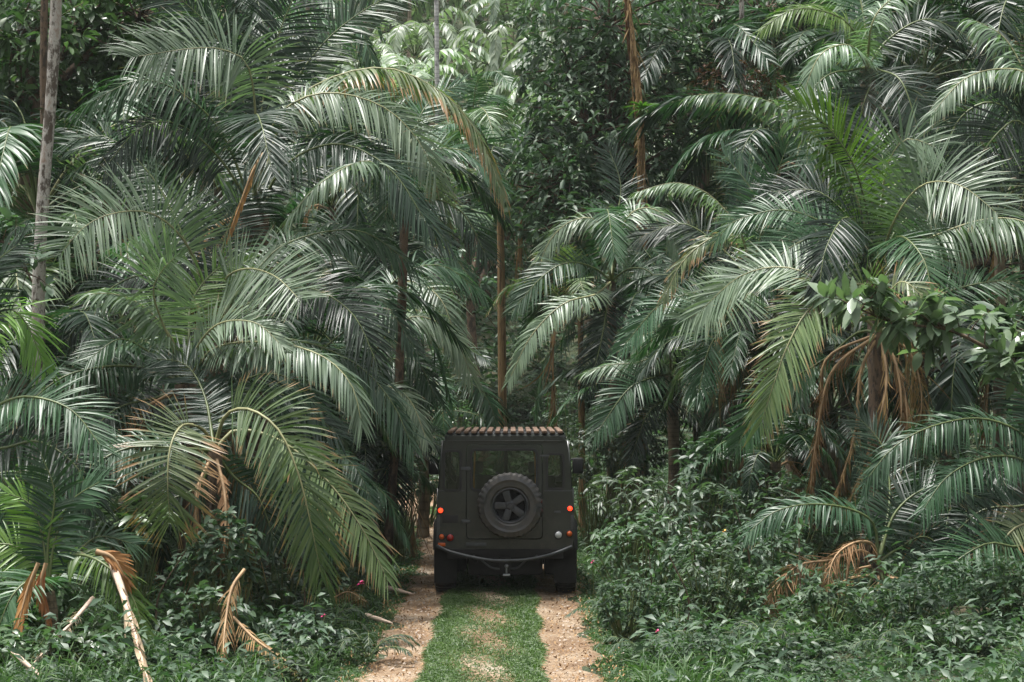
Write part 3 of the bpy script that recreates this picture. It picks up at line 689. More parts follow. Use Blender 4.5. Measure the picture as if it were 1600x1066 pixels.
for i, (px, py, D, s) in enumerate([(1100, 180, 36, 1.0), (1250, 250, 32, 1.0), (1440, 120, 33, 1.1), (1560, 330, 29, 1.0), (1280, 480, 28, .9),
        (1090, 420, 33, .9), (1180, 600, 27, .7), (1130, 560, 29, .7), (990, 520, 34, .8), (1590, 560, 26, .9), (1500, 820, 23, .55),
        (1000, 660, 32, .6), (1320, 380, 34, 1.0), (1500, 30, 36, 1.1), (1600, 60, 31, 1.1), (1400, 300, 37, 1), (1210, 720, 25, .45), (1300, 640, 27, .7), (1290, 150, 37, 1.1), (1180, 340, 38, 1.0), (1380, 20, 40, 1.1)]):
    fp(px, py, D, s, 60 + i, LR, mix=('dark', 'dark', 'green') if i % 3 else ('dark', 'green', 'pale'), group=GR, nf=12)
# palms singled out by their trunks
fp(783, 285, 36, .85, 201, 'slim palm on a straight light orange trunk in the dark gap above the vehicle', mix=('green', 'dark', 'pale'), trunk='bark_vine', r=.85, nf=9)
fp(735, 215, 50, 1.0, 202, 'bushy palm on the slope above the dark gap, left of the leafy tree', mix=('pale', 'green'), nf=12)
fp(908, 500, 33, .62, 203, 'small palm on a thin yellowish stem right of the vehicle roof', mix=('yellow', 'green', 'dark'), trunk='bark_vine', r=.6, nf=9)
fp(1050, 480, 31.5, .7, 204, 'palm on a straight brown trunk rising out of the shrubs right of the vehicle', mix=('dark', 'green'), trunk='bark_vine', r=.8, nf=11)

# hillside palms: each one a trunk and a crown
def lib_crown(seed, mats=('hill', 'stalk')):
    rg = np.random.default_rng(seed); acc = Acc(); nf = 11
    for k in range(nf):
        a = k * 2.4 + rg.uniform(-.2, .2); Lf = rg.uniform(2.3, 3.1); rise = rg.uniform(.5, 1.5) if k % 3 else 2.0
        c, s = math.cos(a), math.sin(a)
        prof = [(0, 0), (.22, .2 * rise), (.45, .3 * rise), (.72, .3 * rise - .14), (.9, .22 * rise - .42)]
        P = [(c * Lf * u, s * Lf * u, Lf * v) for u, v in prof]
        frond_arrays(acc, spline(P, 24), (0, 0, 1), Lf * .2, .15, rng=rg, n=26, droop=.7, wfac=.95)
    return acc.mesh('crown', [M[mats[0]], M[mats[1]]])
CROWNS = [lib_crown(300 + k, ('sheen', 'stalk') if k % 2 else ('hill', 'stalk')) for k in range(5)]  # some far crowns carry the sheen colour for whiter highlights
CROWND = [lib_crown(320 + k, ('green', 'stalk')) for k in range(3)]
rg = random.Random(11); cnt = 0
pts = []
for row in range(11):
    y = 54 + row * 4.6
    w = 0.30 * y
    x = -w
    while x < w:
        xx = x + rg.uniform(-.8, .8); yy = y + rg.uniform(-1.5, 1.5)
        pts.append((xx, yy)); x += rg.uniform(2.2, 3.4)
for (x, y) in pts:
    z = gz(x, y); px = 800 + x / y * FPX
    h = rg.uniform(1.8, 4.5); s = rg.uniform(.85, 1.2)
    sun_side = 480 < px < 900  # lighter leaf and bark colours make this stretch look sunlit
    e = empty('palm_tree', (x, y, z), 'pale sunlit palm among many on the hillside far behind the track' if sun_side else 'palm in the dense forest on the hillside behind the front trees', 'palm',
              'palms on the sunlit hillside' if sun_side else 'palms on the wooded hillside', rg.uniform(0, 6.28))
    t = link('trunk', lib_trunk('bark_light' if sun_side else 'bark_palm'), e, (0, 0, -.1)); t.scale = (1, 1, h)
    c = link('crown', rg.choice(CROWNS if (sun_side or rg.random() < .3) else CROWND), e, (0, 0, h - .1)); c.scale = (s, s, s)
# ------------------------------------------------------------------ broad-leaved trees, shrubs, branches
BP = [.15, .95, .85, .04]
def rosettes(acc, tips, dirs, n, L, W, rng, droop=.5, mat=0, flat=.35, back=.12):
    """n leaves round each twig tip"""
    T = np.repeat(tips, n, axis=0); Dd = norm(np.repeat(dirs, n, axis=0)); N = len(T)
    a = rng.uniform(0, 6.28, N)
    ref = np.tile([0.0, 0.0, 1.0], (N, 1)) + rng.normal(0, .05, (N, 3))
    A = norm(np.cross(Dd, ref)); B = np.cross(Dd, A)
    rad = A * np.cos(a)[:, None] + B * np.sin(a)[:, None]
    d = norm(rad + Dd * (flat + rng.normal(0, .25, N))[:, None] + np.array([0, 0, .15]))
    base = T - Dd * (rng.uniform(0, 1, N) * back)[:, None]
    wref = norm(np.cross(d, np.tile([0, 0, 1.0], (N, 1)) + rng.normal(0, .35, (N, 3))))
    blades(acc, base, d, wref, L * rng.uniform(.6, 1.25, N), W * rng.uniform(.7, 1.2, N), droop, rng, BP, 3, mat, twist=.3, fold=.15)

def leafy(e, name, blobs, leafmat, L, W, nper, rng, root, stem_r, stemmat, droop=.5, limbs=True, flat=.4, back=.15):
    """blobs: (center(world), radius(3), twigs); root (world): where limbs start"""
    acc = Acc(); st = Acc()
    for c, r, n in blobs:
        c = np.array(c, float); r = np.array(r, float)
        v = norm(rng.normal(0, 1, (n, 3))); rad = rng.uniform(.45, 1.0, n)[:, None] ** .6
        lump = (1 + .25 * np.sin(v[:, :1] * 5 + c[0]) * np.cos(v[:, 2:] * 6 + c[2]))
        tips = c + v * r * rad * lump
        dirs = norm(v + np.array([0, 0, .35]) + rng.normal(0, .3, (n, 3)))
        rosettes(acc, tips, dirs, nper, L, W, rng, droop, flat=flat, back=back)
        if limbs:
            mid = (np.array(root) * .45 + c * .55) + np.array([0, 0, .1 * r[2]])
            tube(st, spline([root, mid, c], 10), np.linspace(stem_r, stem_r * .45, 10), sides=6)
            for k in range(0, n, max(1, n // 26)):
                tube(st, spline([c * .8 + mid * .2, (c + tips[k]) / 2 + rng.normal(0, .06, 3), tips[k]], 6), np.linspace(stem_r * .3, stem_r * .07, 6), sides=4)
    if st.n: link('branches', st.mesh('branches', [M[stemmat]], off=e.location), e, (0, 0, 0))
    link(name, acc.mesh(name, [M[leafmat]], off=e.location), e, (0, 0, 0))

def tree(px, D, label, trunk_px, blobs, leafmat='broad', L=.2, W=.07, nper=7, r=.16, bark='bark_brown', group=None, seed=1, cat='tree', limbs=True, name='forest_tree'):
    """trunk_px: list of photo points, ground to fork; blobs (px,py,dD,rx,ry,rz,twigs)"""
    rng = np.random.default_rng(seed)
    x = (px - 800) / FPX * D; z = gz(x, D)
    e = empty(name, (x, D, z - .05), label, cat, group)
    P = [(x, D, z - .1)] + [tuple(at(a, b, D + (c[0] if c else 0))) for a, b, *c in trunk_px]
    trunk_obj(e, P, [r, r * .85, r * .7], M[bark])
    bl = [(at(b[0], b[1], D + b[2]), b[3:6], b[6]) for b in blobs]
    if bl: leafy(e, 'crown', bl, leafmat, L, W, nper, rng, P[-1], r * .6, bark, limbs=limbs)
    return e
tree(985, 35, 'leafy small leaved tree filling the middle above the track, left of the orange vine trunk', [(975, 420), (950, 300)],
     [(940, 200, 0, 1.7, 1.5, 1.6, 380), (865, 290, -.5, 1.0, 1.0, 1.0, 190), (900, 340, -.9, 1.3, 1.1, .8, 210), (1000, 110, .5, 1.7, 1.4, 1.5, 300), (890, 110, .8, 1.1, 1.1, 1.1, 200), (1000, 260, 0, 1.2, 1.1, 1.1, 180), (950, 20, .6, 2, 1.5, 1.2, 220)],
     L=.21, W=.062, seed=5)
tree(1110, 38, 'dark dense tree behind the red leaved shrub at the upper right of centre', [(1100, 300), (1100, 180)],
     [(1100, 60, 0, 1.8, 1.5, 1.4, 260), (1060, 200, 0, 1.4, 1.2, 1.2, 200), (1180, 160, .5, 1.4, 1.2, 1.2, 200), (1200, 20, .5, 1.6, 1.3, 1.3, 200)], L=.18, W=.06, seed=6)
tree(40, 30, 'leafy tree in the upper left corner behind the mottled trunk', [(50, 300), (60, 160)],
     [(20, 60, 0, 1.5, 1.2, 1.2, 200), (130, 40, .3, 1.3, 1.1, 1.1, 170), (230, 20, .5, 1.2, 1.0, 1.0, 140), (60, 170, .5, 1.1, .9, .8, 110), (-60, 180, 0, 1.3, 1, 1.2, 120)], 'broadlight', L=.24, W=.085, seed=7)
tree(760, 47, 'shady tree closing the dark gap behind the light orange trunk', [(740, 560), (735, 470)],
     [(735, 430, 1, 1.8, 1.3, 1.8, 230), (700, 330, 2, 1.8, 1.3, 1.2, 180), (800, 360, 2, 1.8, 1.3, 1.5, 180), (760, 270, 2, 2.2, 1.5, 1.2, 180)], L=.22, W=.08, seed=8)
tree(1490, 32, 'dark broad leaved tree in the shade between the right hand palms', [(1490, 500), (1500, 420)],
     [(1500, 560, 0, 1.6, 1.2, 1.2, 170), (1430, 420, 1, 1.5, 1.2, 1.2, 150), (1560, 420, 1, 1.4, 1.2, 1.2, 150), (1500, 200, 3, 1.8, 1.4, 1.8, 180)], L=.2, W=.075, seed=9)
tree(140, 33, 'dark broad leaved tree in the shade behind the rounded frond on the left', [(150, 500), (150, 400)],
     [(150, 520, 0, 1.5, 1.2, 1.2, 150), (60, 440, 1, 1.4, 1.2, 1.3, 150), (260, 430, 1, 1.5, 1.2, 1.3, 150), (200, 300, 3, 1.8, 1.4, 1.4, 180)], L=.2, W=.075, seed=10)
# slim trunks
tree(62, 22, 'tall slender trunk with mottled pale bark at the left edge', [(60, 500), (66, 330), (80, 150), (88, 0), (92, -160)],
     [(90, -190, 0, 1.5, 1.3, .7, 120)], 'broad', L=.22, W=.08, r=.085, bark='bark_pale', seed=11)
tree(72, 27, 'thin dark trunk just left of the mottled pale trunk', [(70, 300), (68, 100), (72, -100)], [(70, -160, 0, 1.2, 1, .7, 80)], r=.07, bark='bark_brown', seed=12)
tree(1003, 33, 'tall trunk wrapped in orange brown vines above the centre', [(1004, 420), (1002, 290), (1000, 200), (992, 90), (978, -20), (970, -120)],
     [(960, -230, 0, 4, 3, .8, 300), (770, -250, 3, 3.2, 3, .8, 240)], r=.055, bark='bark_vine', seed=13)  # crown widened out of view to shade the gap below
# vine strands twisting down the vine trunk and shaggy strips hanging from it
vt = [o for o in col.objects if o.get('label', '').startswith('tall trunk wrapped')][0]
rng = np.random.default_rng(77); TP = spline([at(1003, 520, 33), at(1004, 420, 33), at(1002, 290, 33), at(1000, 200, 33), at(992, 90, 33), at(978, -20, 33)], 60)
for k in range(5):
    a = np.linspace(0, rng.uniform(5, 9), 60) + k * 1.3; rr = .06 + .03 * np.sin(np.linspace(0, 14, 60) + k)
    acc = Acc(); tube(acc, TP + np.stack([np.cos(a) * rr, np.sin(a) * rr, 0 * a], 1), .022 + .008 * np.sin(np.linspace(0, 20, 60) + k), sides=5)
    link('vine', acc.mesh('vine', [M['dead'] if k % 2 else M['bark_vine']], off=vt.location), vt, (0, 0, 0))
acc = Acc(); i = rng.integers(12, 58, 150); a = rng.uniform(0, 6.28, 150); dd = np.stack([np.cos(a), np.sin(a), -1.2 + 0 * a], 1)
blades(acc, TP[i] + dd * [.055, .055, 0], dd, norm(np.cross(dd, [0, 0, 1.0])), rng.uniform(.1, .4, 150), .025, .9, rng, PROF, 6, curl=rng.normal(0, .5, (150, 3)))
link('shaggy_strips', acc.mesh('shaggy_strips', [M['dead']], off=vt.location), vt, (0, 0, 0))
tree(683, 50, 'slim pale straight trunk in front of the sunlit hillside', [(683, 300), (683, 110), (681, -60)], [(680, -120, 0, 1.5, 1.2, .8, 90)], r=.085, bark='bark_white', seed=14)
tree(1160, 36, 'thin grey trunk above the red leaved shrub', [(1162, 300), (1160, 100), (1158, -60)], [(1158, -120, 0, 1.2, 1, .8, 80)], r=.065, bark='bark_pale', seed=15)
# canopy added to shade the front palms' backs, reaching out of the picture's top
for i, (px, D, py) in enumerate([(200, 38, -60), (1240, 42, -60), (1480, 38, -80)]):
    tree(px, D, ['tall forest tree behind the palms at the upper left', 'tall forest tree behind the glossy white frond at the upper right', 'tall forest tree behind the palms near the upper right corner'][i],
         [(px, 300), (px + 10, 80)], [(px, py, 0, 2.4, 2, 1.4, 200), (px - 110, py + 60, 0, 1.6, 1.4, 1.2, 130), (px + 120, py + 50, 0, 1.6, 1.4, 1.2, 130)], L=.24, W=.09, seed=20 + i)

def shrub(px, py, D, rx, rz, label, leafmat='broad', L=.16, W=.05, twigs=70, nper=7, seed=1, group=None, cat='shrub', flat=.4, ry=None, name='shrub'):
    """px,py: photo point of the foliage centre"""
    rng = np.random.default_rng(seed); c = at(px, py, D); x = c[0]; z = gz(x, D)
    e = empty(name, (x, D, z - .03), label, cat, group)
    L, W, n = L * .8, W * .78, int(twigs * 1.35)
    root = np.array([x, D, z]); acc = Acc(); st = Acc()
    v = norm(rng.normal(0, 1, (n, 3))); tips = c + v * np.array([rx, ry or rx * .8, rz]) * (rng.uniform(.35, 1, n)[:, None] ** .6)
    tips[:, 2] = np.maximum(tips[:, 2], z + .06)
    dirs = norm(v * .6 + np.array([0, 0, .8]) + rng.normal(0, .25, (n, 3)))
    rosettes(acc, tips, dirs, nper, L, W, rng, .45, flat=flat, back=L * .5)
    for k in range(0, n, max(1, n // 30)):
        m = root * .4 + tips[k] * .6; m[2] = root[2] * .55 + tips[k][2] * .45
        tube(st, spline([root + rng.normal(0, .05, 3) * [1, 1, 0], m, tips[k]], 8), np.linspace(.014, .004, 8), sides=4)
    link('stems', st.mesh('stems', [M['stalk']], off=e.location), e, (0, 0, 0))
    link('foliage', acc.mesh('foliage', [M[leafmat]], off=e.location), e, (0, 0, 0))
    return e
shrub(1150, 130, 34, .9, .6, 'rust red leaved shrub high on the slope right of the vine trunk', 'redleaf', L=.12, W=.035, twigs=110, seed=31)
shrub(1075, 790, 24, .75, .42, 'light green shrub with starry clusters of narrow leaves right of the vehicle', 'broadgrey', L=.24, W=.055, twigs=42, nper=9, seed=32, flat=.25)
shrub(985, 775, 25.5, .7, .45, 'shrub with long narrow leaves brushing the right side of the vehicle', 'broadgrey', L=.22, W=.05, twigs=44, nper=8, seed=33, flat=.3)
shrub(930, 700, 30, .65, .6, 'pale grey green shrub beyond the right mirror of the vehicle', 'broadgrey', L=.13, W=.045, twigs=120, seed=34)
shrub(1130, 740, 25, .8, .6, 'dark shrub between the starry leaved shrub and the dead strands', 'broad', L=.2, W=.07, twigs=80, seed=35)
shrub(1010, 860, 22.5, .75, .5, 'low bush of mixed leaves on the right verge near the vehicle', 'broad', L=.16, W=.05, twigs=100, seed=36)
shrub(1130, 870, 22, .8, .6, 'bushy dark undergrowth shrub left of the flat dark frond', 'broad', L=.14, W=.05, twigs=120, seed=37)
shrub(1230, 930, 20.5, .7, .45, 'shrub under the curled brown dead frond', 'broad', L=.15, W=.05, twigs=80, seed=38)
shrub(1060, 960, 20.5, .7, .4, 'small leaved shrub low on the right verge', 'herb', L=.11, W=.045, twigs=110, seed=39)
shrub(1480, 930, 20, .8, .5, 'low dark shrub at the lower right between two palms', 'broad', L=.15, W=.055, twigs=90, seed=40)
shrub(1150, 1030, 19, .6, .3, 'pale small leaved bush at the bottom right of the verge', 'broadgrey', L=.1, W=.035, twigs=90, seed=41)
shrub(1330, 1020, 19, .7, .35, 'low green bush at the bottom beneath the dead fronds', 'herb', L=.13, W=.05, twigs=80, seed=42)
shrub(1560, 1030, 18.5, .6, .35, 'leafy bush in the bottom right corner', 'herb', L=.13, W=.05, twigs=70, seed=43)
shrub(205, 815, 19.5, .36, .32, 'bright green cordyline like plant beside the scorched fan on the left', 'broadlight', L=.26, W=.08, twigs=16, nper=8, seed=44, cat='plant', name='leafy_plant', flat=.6)
shrub(60, 920, 18.5, .5, .3, 'light leafy bush in front of the young palm at the bottom left', 'broadlight', L=.14, W=.08, twigs=50, seed=45)
shrub(330, 900, 20.3, .5, .5, 'dark leafy shrub in the shade under the scorched fan', 'broad', L=.15, W=.06, twigs=70, seed=46)
shrub(440, 900, 21.5, .5, .5, 'dark shrub beneath the long drooping frond', 'broad', L=.15, W=.05, twigs=70, seed=47)
shrub(560, 790, 26, .5, .6, 'dark verge shrub left of the track behind the yellow frond tips', 'broad', L=.15, W=.05, twigs=80, seed=48)
shrub(620, 740, 29, .5, .6, 'dark shrub left of the track level with the vehicle window', 'broad', L=.15, W=.05, twigs=80, seed=49)
shrub(668, 745, 37, .5, .5, 'sunny green shrub where the track bends, left of the vehicle', 'broadlight', L=.13, W=.045, twigs=90, seed=50)
shrub(720, 655, 46, .8, .5, 'green slope bush just above the left of the vehicle roof', 'broadlight', L=.15, W=.05, twigs=90, seed=51)
shrub(800, 640, 50, 1.0, .5, 'green slope bush above the middle of the vehicle roof', 'broadlight', L=.15, W=.05, twigs=110, seed=52)
shrub(890, 640, 44, .9, .6, 'green slope bush above the right of the vehicle roof', 'herb', L=.15, W=.05, twigs=110, seed=53)
shrub(840, 560, 52, 1.1, .9, 'dim bush in the middle distance right of the light orange trunk', 'broad', L=.16, W=.06, twigs=120, seed=54)
shrub(730, 570, 50, 1.0, .9, 'dim bush in the middle distance left of the light orange trunk', 'broad', L=.16, W=.06, twigs=120, seed=55)
shrub(985, 700, 29.5, .7, .6, 'dense dark shrub behind the narrow leaved shrubs right of the vehicle', 'broad', L=.16, W=.05, twigs=110, seed=56)
shrub(1230, 800, 24, .8, .6, 'dark shrub below the dry strands right of the track', 'broad', L=.16, W=.06, twigs=90, seed=57)
shrub(1450, 760, 25, .9, .8, 'shadowed shrub behind the dark feathered frond on the right', 'broad', L=.18, W=.07, twigs=90, seed=58)
shrub(150, 700, 24, .8, .8, 'shadowed shrub behind the low fronds on the left', 'broad', L=.18, W=.07, twigs=90, seed=59)
shrub(490, 700, 25, .6, .8, 'shadowed shrub behind the scorched drooping frond', 'broad', L=.18, W=.07, twigs=90, seed=60)
for i, (px, py, D, rx, rz, mt, Lf, Wf, n, lb) in enumerate([
    (330, 960, 18.6, .5, .35, 'broad', .16, .06, 60, 'dark bush hiding the foot of the low scorched palm'),
    (345, 860, 19.3, .42, .42, 'broad', .18, .06, 60, 'dark leafy bush standing in front of the low scorched palm stem'),
    (150, 1010, 16.8, .5, .22, 'broadlight', .13, .07, 60, 'bright low bush beside the pinkish bleached stalk'),
    (260, 1040, 16.6, .5, .22, 'herb', .12, .045, 70, 'small bush between the bleached stalk and the dry tan frond'),
    (20, 1010, 16.6, .45, .22, 'broadlight', .12, .06, 55, 'pale low bush in the bottom left corner'),
    (480, 990, 18.6, .45, .25, 'broad', .12, .045, 70, 'low dark bush near the small magenta flower'),
    (420, 1050, 17, .5, .2, 'herb', .11, .05, 60, 'low bush at the bottom edge left of the track'),
    (540, 870, 23, .4, .4, 'broad', .13, .045, 80, 'dark verge bush beneath the tips of the drooping fronds'),
    (980, 940, 20, .4, .35, 'herb', .12, .035, 90, 'narrow leaved bush leaning over the right rut'),
    (1110, 900, 20.8, .5, .5, 'broadgrey', .12, .035, 90, 'greyish bush in the middle of the right hand undergrowth'),
    (1200, 870, 21.5, .5, .5, 'broad', .16, .05, 80, 'dark bush under the tip of the flat dark frond'),
    (1290, 960, 19.3, .5, .4, 'herb', .14, .045, 80, 'bush in front of the curled brown frond'),
    (1420, 960, 19, .5, .4, 'broad', .14, .05, 80, 'dark bush right of the low palm stem'),
    (1080, 1030, 17.8, .5, .3, 'herb', .12, .035, 90, 'bushy clump at the bottom right of the track'),
    (1240, 1040, 17.8, .45, .3, 'broad', .13, .045, 80, 'dark clump at the bottom below the long fronded fern'),
    (1500, 1010, 17.8, .5, .35, 'broad', .14, .05, 80, 'dark clump under the browned frond at the lower right'),
    (1580, 930, 19, .4, .4, 'herb', .15, .05, 60, 'bush at the right edge under the browned frond')]):
    shrub(px, py, D, rx, rz, lb, mt, L=Lf, W=Wf, twigs=n, seed=120 + i)
def sapling(px, D, h, lb, seed):
    rng = np.random.default_rng(seed); x = (px - 800) / FPX * D; z = gz(x, D)
    e = empty('sapling', (x, D, z - .03), lb, 'sapling'); st = Acc(); acc = Acc()
    C = spline([(x, D, z), (x + rng.normal(0, .06), D, z + h * .5), (x + rng.normal(0, .14), D, z + h)], 20)
    tube(st, C, np.linspace(.014, .005, 20), sides=5); n = int(h * 14)
    i = rng.integers(6, 20, n); a = rng.uniform(0, 6.28, n); d = np.stack([np.cos(a), np.sin(a), rng.uniform(-.1, .5, n)], 1)
    blades(acc, C[i], d, norm(np.cross(d, [0, 0, 1.0])), rng.uniform(.1, .2, n), .05, .5, rng, BP, 3)
    link('stem', st.mesh('stem', [M['bark_brown']], off=e.location), e, (0, 0, 0)); link('foliage', acc.mesh('foliage', [M['broad']], off=e.location), e, (0, 0, 0))
for i, (px, D, h, lb) in enumerate([(1085, 21, 1.3, 'thin sapling standing left of the yellow flower'), (1155, 21, 1.5, 'thin tall sapling standing right of the yellow flower'), (1060, 19.5, 1.0, 'short thin sapling beside the small leaved shrub'), (1255, 20, 1.2, 'thin sapling just left of the curled brown frond'), (1010, 21.5, .9, 'short sapling near the low bush on the right verge'), (250, 19, 1.0, 'thin sapling left of the low scorched palm'), (470, 20.5, 1.0, 'thin sapling behind the tiny magenta flower')]):
    sapling(px, D, h, lb, 200 + i)
# the waxy leaved branch reaching in from the right
def leaf_branch(label, D, pts, L, W, twigs, seed, mat='broadshiny'):
    rng = np.random.default_rng(seed); P = [at(a, b, D + c) for a, b, c in pts]
    x, z = P[0][0], gz(P[0][0], D)
    e = empty('leafy_tree', (x, D, z - .05), label, 'tree')
    trunk_obj(e, [(x, D, z - .1), (x + .05, D, (z + P[0][2]) / 2), P[0]], [.07, .05, .035], M['bark_brown'], sides=8)
    C = spline(P, 40); st = Acc(); acc = Acc(); tube(st, C, np.linspace(.03, .008, 40), sides=6)
    for k in range(twigs):
        i = rng.integers(6, 40); b = C[i]; v = norm(rng.normal(0, 1, 3) * [1, .8, .7] + [-.3, 0, .3]); ln = rng.uniform(.12, .42)
        t = b + v * ln; tube(st, spline([b, (b + t) / 2 + [0, 0, .03], t], 5), np.linspace(.008, .003, 5), sides=4)
        rosettes(acc, t[None], v[None], 8, L, W, rng, .3, flat=.3, back=.12)
    link('branches', st.mesh('branches', [M['bark_brown']], off=e.location), e, (0, 0, 0))
    link('foliage', acc.mesh('foliage', [M[mat]], off=e.location), e, (0, 0, 0))
leaf_branch('branch of waxy oval leaves reaching left across the dry strands', 19.2, [(1720, 600, .2), (1600, 570, 0), (1545, 545, -.1), (1480, 515, -.2), (1400, 505, -.3), (1335, 480, -.3)], .29, .10, 64, 71)
leaf_branch('waxy leaved branch at the right edge above the dark feathered frond', 20.5, [(1760, 560, .2), (1660, 520, 0), (1600, 500, -.1), (1560, 530, -.2)], .30, .10, 30, 72)
leaf_branch('leafy sprig at the left edge in front of the mottled trunk', 21, [(-120, 420, .2), (-40, 380, 0), (20, 385, 0), (50, 440, 0)], .2, .08, 26, 73, 'broad')

# epiphyte on the vine trunk
e = empty('bromeliad', tuple(at(1003, 172, 32.8)), 'yellow green tuft of strappy leaves growing on the orange vine trunk', 'plant')
rng = np.random.default_rng(9); acc = Acc(); a = rng.uniform(0, 6.28, 40)
d = np.stack([np.cos(a), np.sin(a), rng.uniform(.2, 1.4, 40)], 1)
blades(acc, np.zeros((40, 3)) + [0, -.06, 0], d, norm(np.cross(d, [0, 0, 1.0])), .38, .045, .5, rng, PROF, 4)
link('leaves', acc.mesh('leaves', [M['bright']]), e, (0, 0, 0)); 
acc = Acc(); tube(acc, [(0, .1, -.05), (0, -.06, .02), (0, -.08, .08)], [.05, .05, .03], sides=8); link('stem', acc.mesh('stem', [M['stalk']]), e, (0, 0, 0))
# ------------------------------------------------------------------ grass, undergrowth, litter (uncountable)
GZ = np.vectorize(gz); XC = np.vectorize(xc)
def scatter_blades(name, label, cat, xy, L, W, mat, rng, up=1.0, spread=.6, droop=.5, prof=PROF, K=2, z0=0.0, height=None, lay=False, fold=.15):
    N = len(xy); acc = Acc()
    z = GZ(xy[:, 0], xy[:, 1]) + z0 + (0 if height is None else height)
    b = np.stack([xy[:, 0], xy[:, 1], z], 1)
    d = rng.normal(0, spread, (N, 3)); d[:, 2] = up * (1 if not lay else rng.normal(0, .12, N))
    w = norm(np.cross(norm(d), np.tile([0, 0, 1.0], (N, 1)) + rng.normal(0, .5, (N, 3)))) if not lay else norm(np.cross(norm(d), [0, 0, 1.0]) + rng.normal(0, .15, (N, 3)))
    pr = [prof[0], prof[1], prof[-1]] if K == 2 else prof
    blades(acc, b, d, w, L(N), W(N), droop, rng, pr, K, twist=.4, fold=fold)
    o = link(name, acc.mesh(name, [M[mat]])); return props(o, label, cat, kind='stuff')
rng = np.random.default_rng(21)
U = lambda a, b: (lambda n: rng.uniform(a, b, n))
def noise2(x, y, s): return np.sin(x * 2.3 * s + 1.3) * np.cos(y * 1.7 * s + .4) + .6 * np.sin(x * 4.9 * s - y * 3.3 * s) + .35 * np.sin(x * 9.1 * s + y * 8.7 * s)
# grass down the middle of the track and on both verges
N = 190000; y = 14 + 28 * rng.random(N) ** 1.3; u = rng.uniform(-.6, .6, N); x = XC(y) + u
k = (.6 * noise2(x, y, .9) + rng.normal(0, .5, N) > -2.5 + 1.2 * np.clip(np.abs(u) - .38, 0, 1) * 5) & (np.abs(u) < .56 + .03 * np.sin(y * 2.7)); xy = np.stack([x, y], 1)[k]
scatter_blades('grass', 'short green grass growing along the middle of the dirt track', 'grass', xy, U(.04, .11), U(.006, .013), 'grass', rng, spread=.7, z0=.05)
N = 150000; y = 14 + 32 * rng.random(N) ** 1.2; sg = np.where(rng.random(N) < .5, -1, 1); a = 1.1 + rng.exponential(.75, N); x = XC(y) + sg * a
k = (a < 4) & (a > 1.06 + .10 * np.sin(y * 2.1) + .09 * np.sin(y * 5.3 + sg) + .05 * np.sin(y * 13)); xy = np.stack([x, y], 1)[k]
scatter_blades('grass', 'taller tufted grass on both verges of the dirt track', 'grass', xy, U(.05, .17), U(.007, .014), 'grass', rng, spread=.7, z0=.0)
# herbs: small leaves through a low uneven layer
N = 360000; y = 13.5 + 38 * rng.random(N) ** 1.35; sg = np.where(rng.random(N) < .5, -1, 1); a = 1.25 + 9 * rng.random(N) ** 1.3; x = XC(y) + sg * a
nz = noise2(x, y, .55); hh = np.clip(.16 + .16 * nz + .05 * (a - 1.3), .03, .75) * np.clip((a - 1.15) * 1.3, .15, 1) * np.clip((y - 13) / 9, .45, 1)
k = (np.abs(x) < .30 * y + 1.5); x, y, hh = x[k], y[k], hh[k]
scatter_blades('undergrowth', 'tangled low leafy undergrowth covering the forest floor on both sides of the track', 'undergrowth', np.stack([x, y], 1), U(.03, .10), U(.010, .034), 'herb', rng,
               up=.55, spread=.8, height=hh * rng.random(len(x)) ** .45, prof=BP, K=2)
N = 60000; y = 13.5 + 30 * rng.random(N) ** 1.35; sg = np.where(rng.random(N) < .5, -1, 1); a = 1.5 + 9 * rng.random(N) ** 1.2; x = XC(y) + sg * a
nz = noise2(x + 5, y, .8); k = (nz > .35) & (np.abs(x) < .3 * y + 1.5); x, y, nz = x[k], y[k], nz[k]
scatter_blades('undergrowth', 'darker broad leaved patches standing up out of the undergrowth', 'undergrowth', np.stack([x, y], 1), U(.07, .18), U(.025, .06), 'broad', rng, up=.4, spread=.8, height=(.2 + .35 * nz) * rng.random(len(x)) ** .5, prof=BP, K=2)
N = 90000; y = 13.5 + 22 * rng.random(N) ** 1.3; sg = np.where(rng.random(N) < .5, -1, 1); a = 1.4 + 8 * rng.random(N) ** 1.1; x = XC(y) + sg * a
nz = noise2(x - 3, y + 7, .7); k = (nz > .35) & (np.abs(x) < .3 * y + 1.5); xy = np.stack([x, y], 1)[k]
scatter_blades('tall_grass', 'long thin grass blades standing in clumps through the undergrowth', 'grass', xy, U(.2, .55), U(.008, .016), 'grass', rng, up=1.4, spread=.5, droop=.5, prof=PROF, K=4)
# low cover on the slopes behind
N = 60000; y = 44 + 60 * rng.random(N) ** 1.2; x = (rng.random(N) - .5) * .66 * y
scatter_blades('hillside_undergrowth', 'low green growth covering the slope beneath the far palms', 'undergrowth', np.stack([x, y], 1), U(.2, .5), U(.08, .16), 'herb', rng, up=.6, spread=.8,
               height=.5 * rng.random(N), prof=BP, K=2)
# fallen leaves
N = 9000; y = 14 + 26 * rng.random(N) ** 1.4; x = XC(y) + rng.uniform(-1.35, 1.35, N)
scatter_blades('leaf_litter', 'small brown fallen leaves and chips strewn over the dirt track', 'leaf litter', np.stack([x, y], 1), U(.02, .06), U(.008, .026), 'litter', rng, lay=True, z0=.058, prof=BP, K=2)
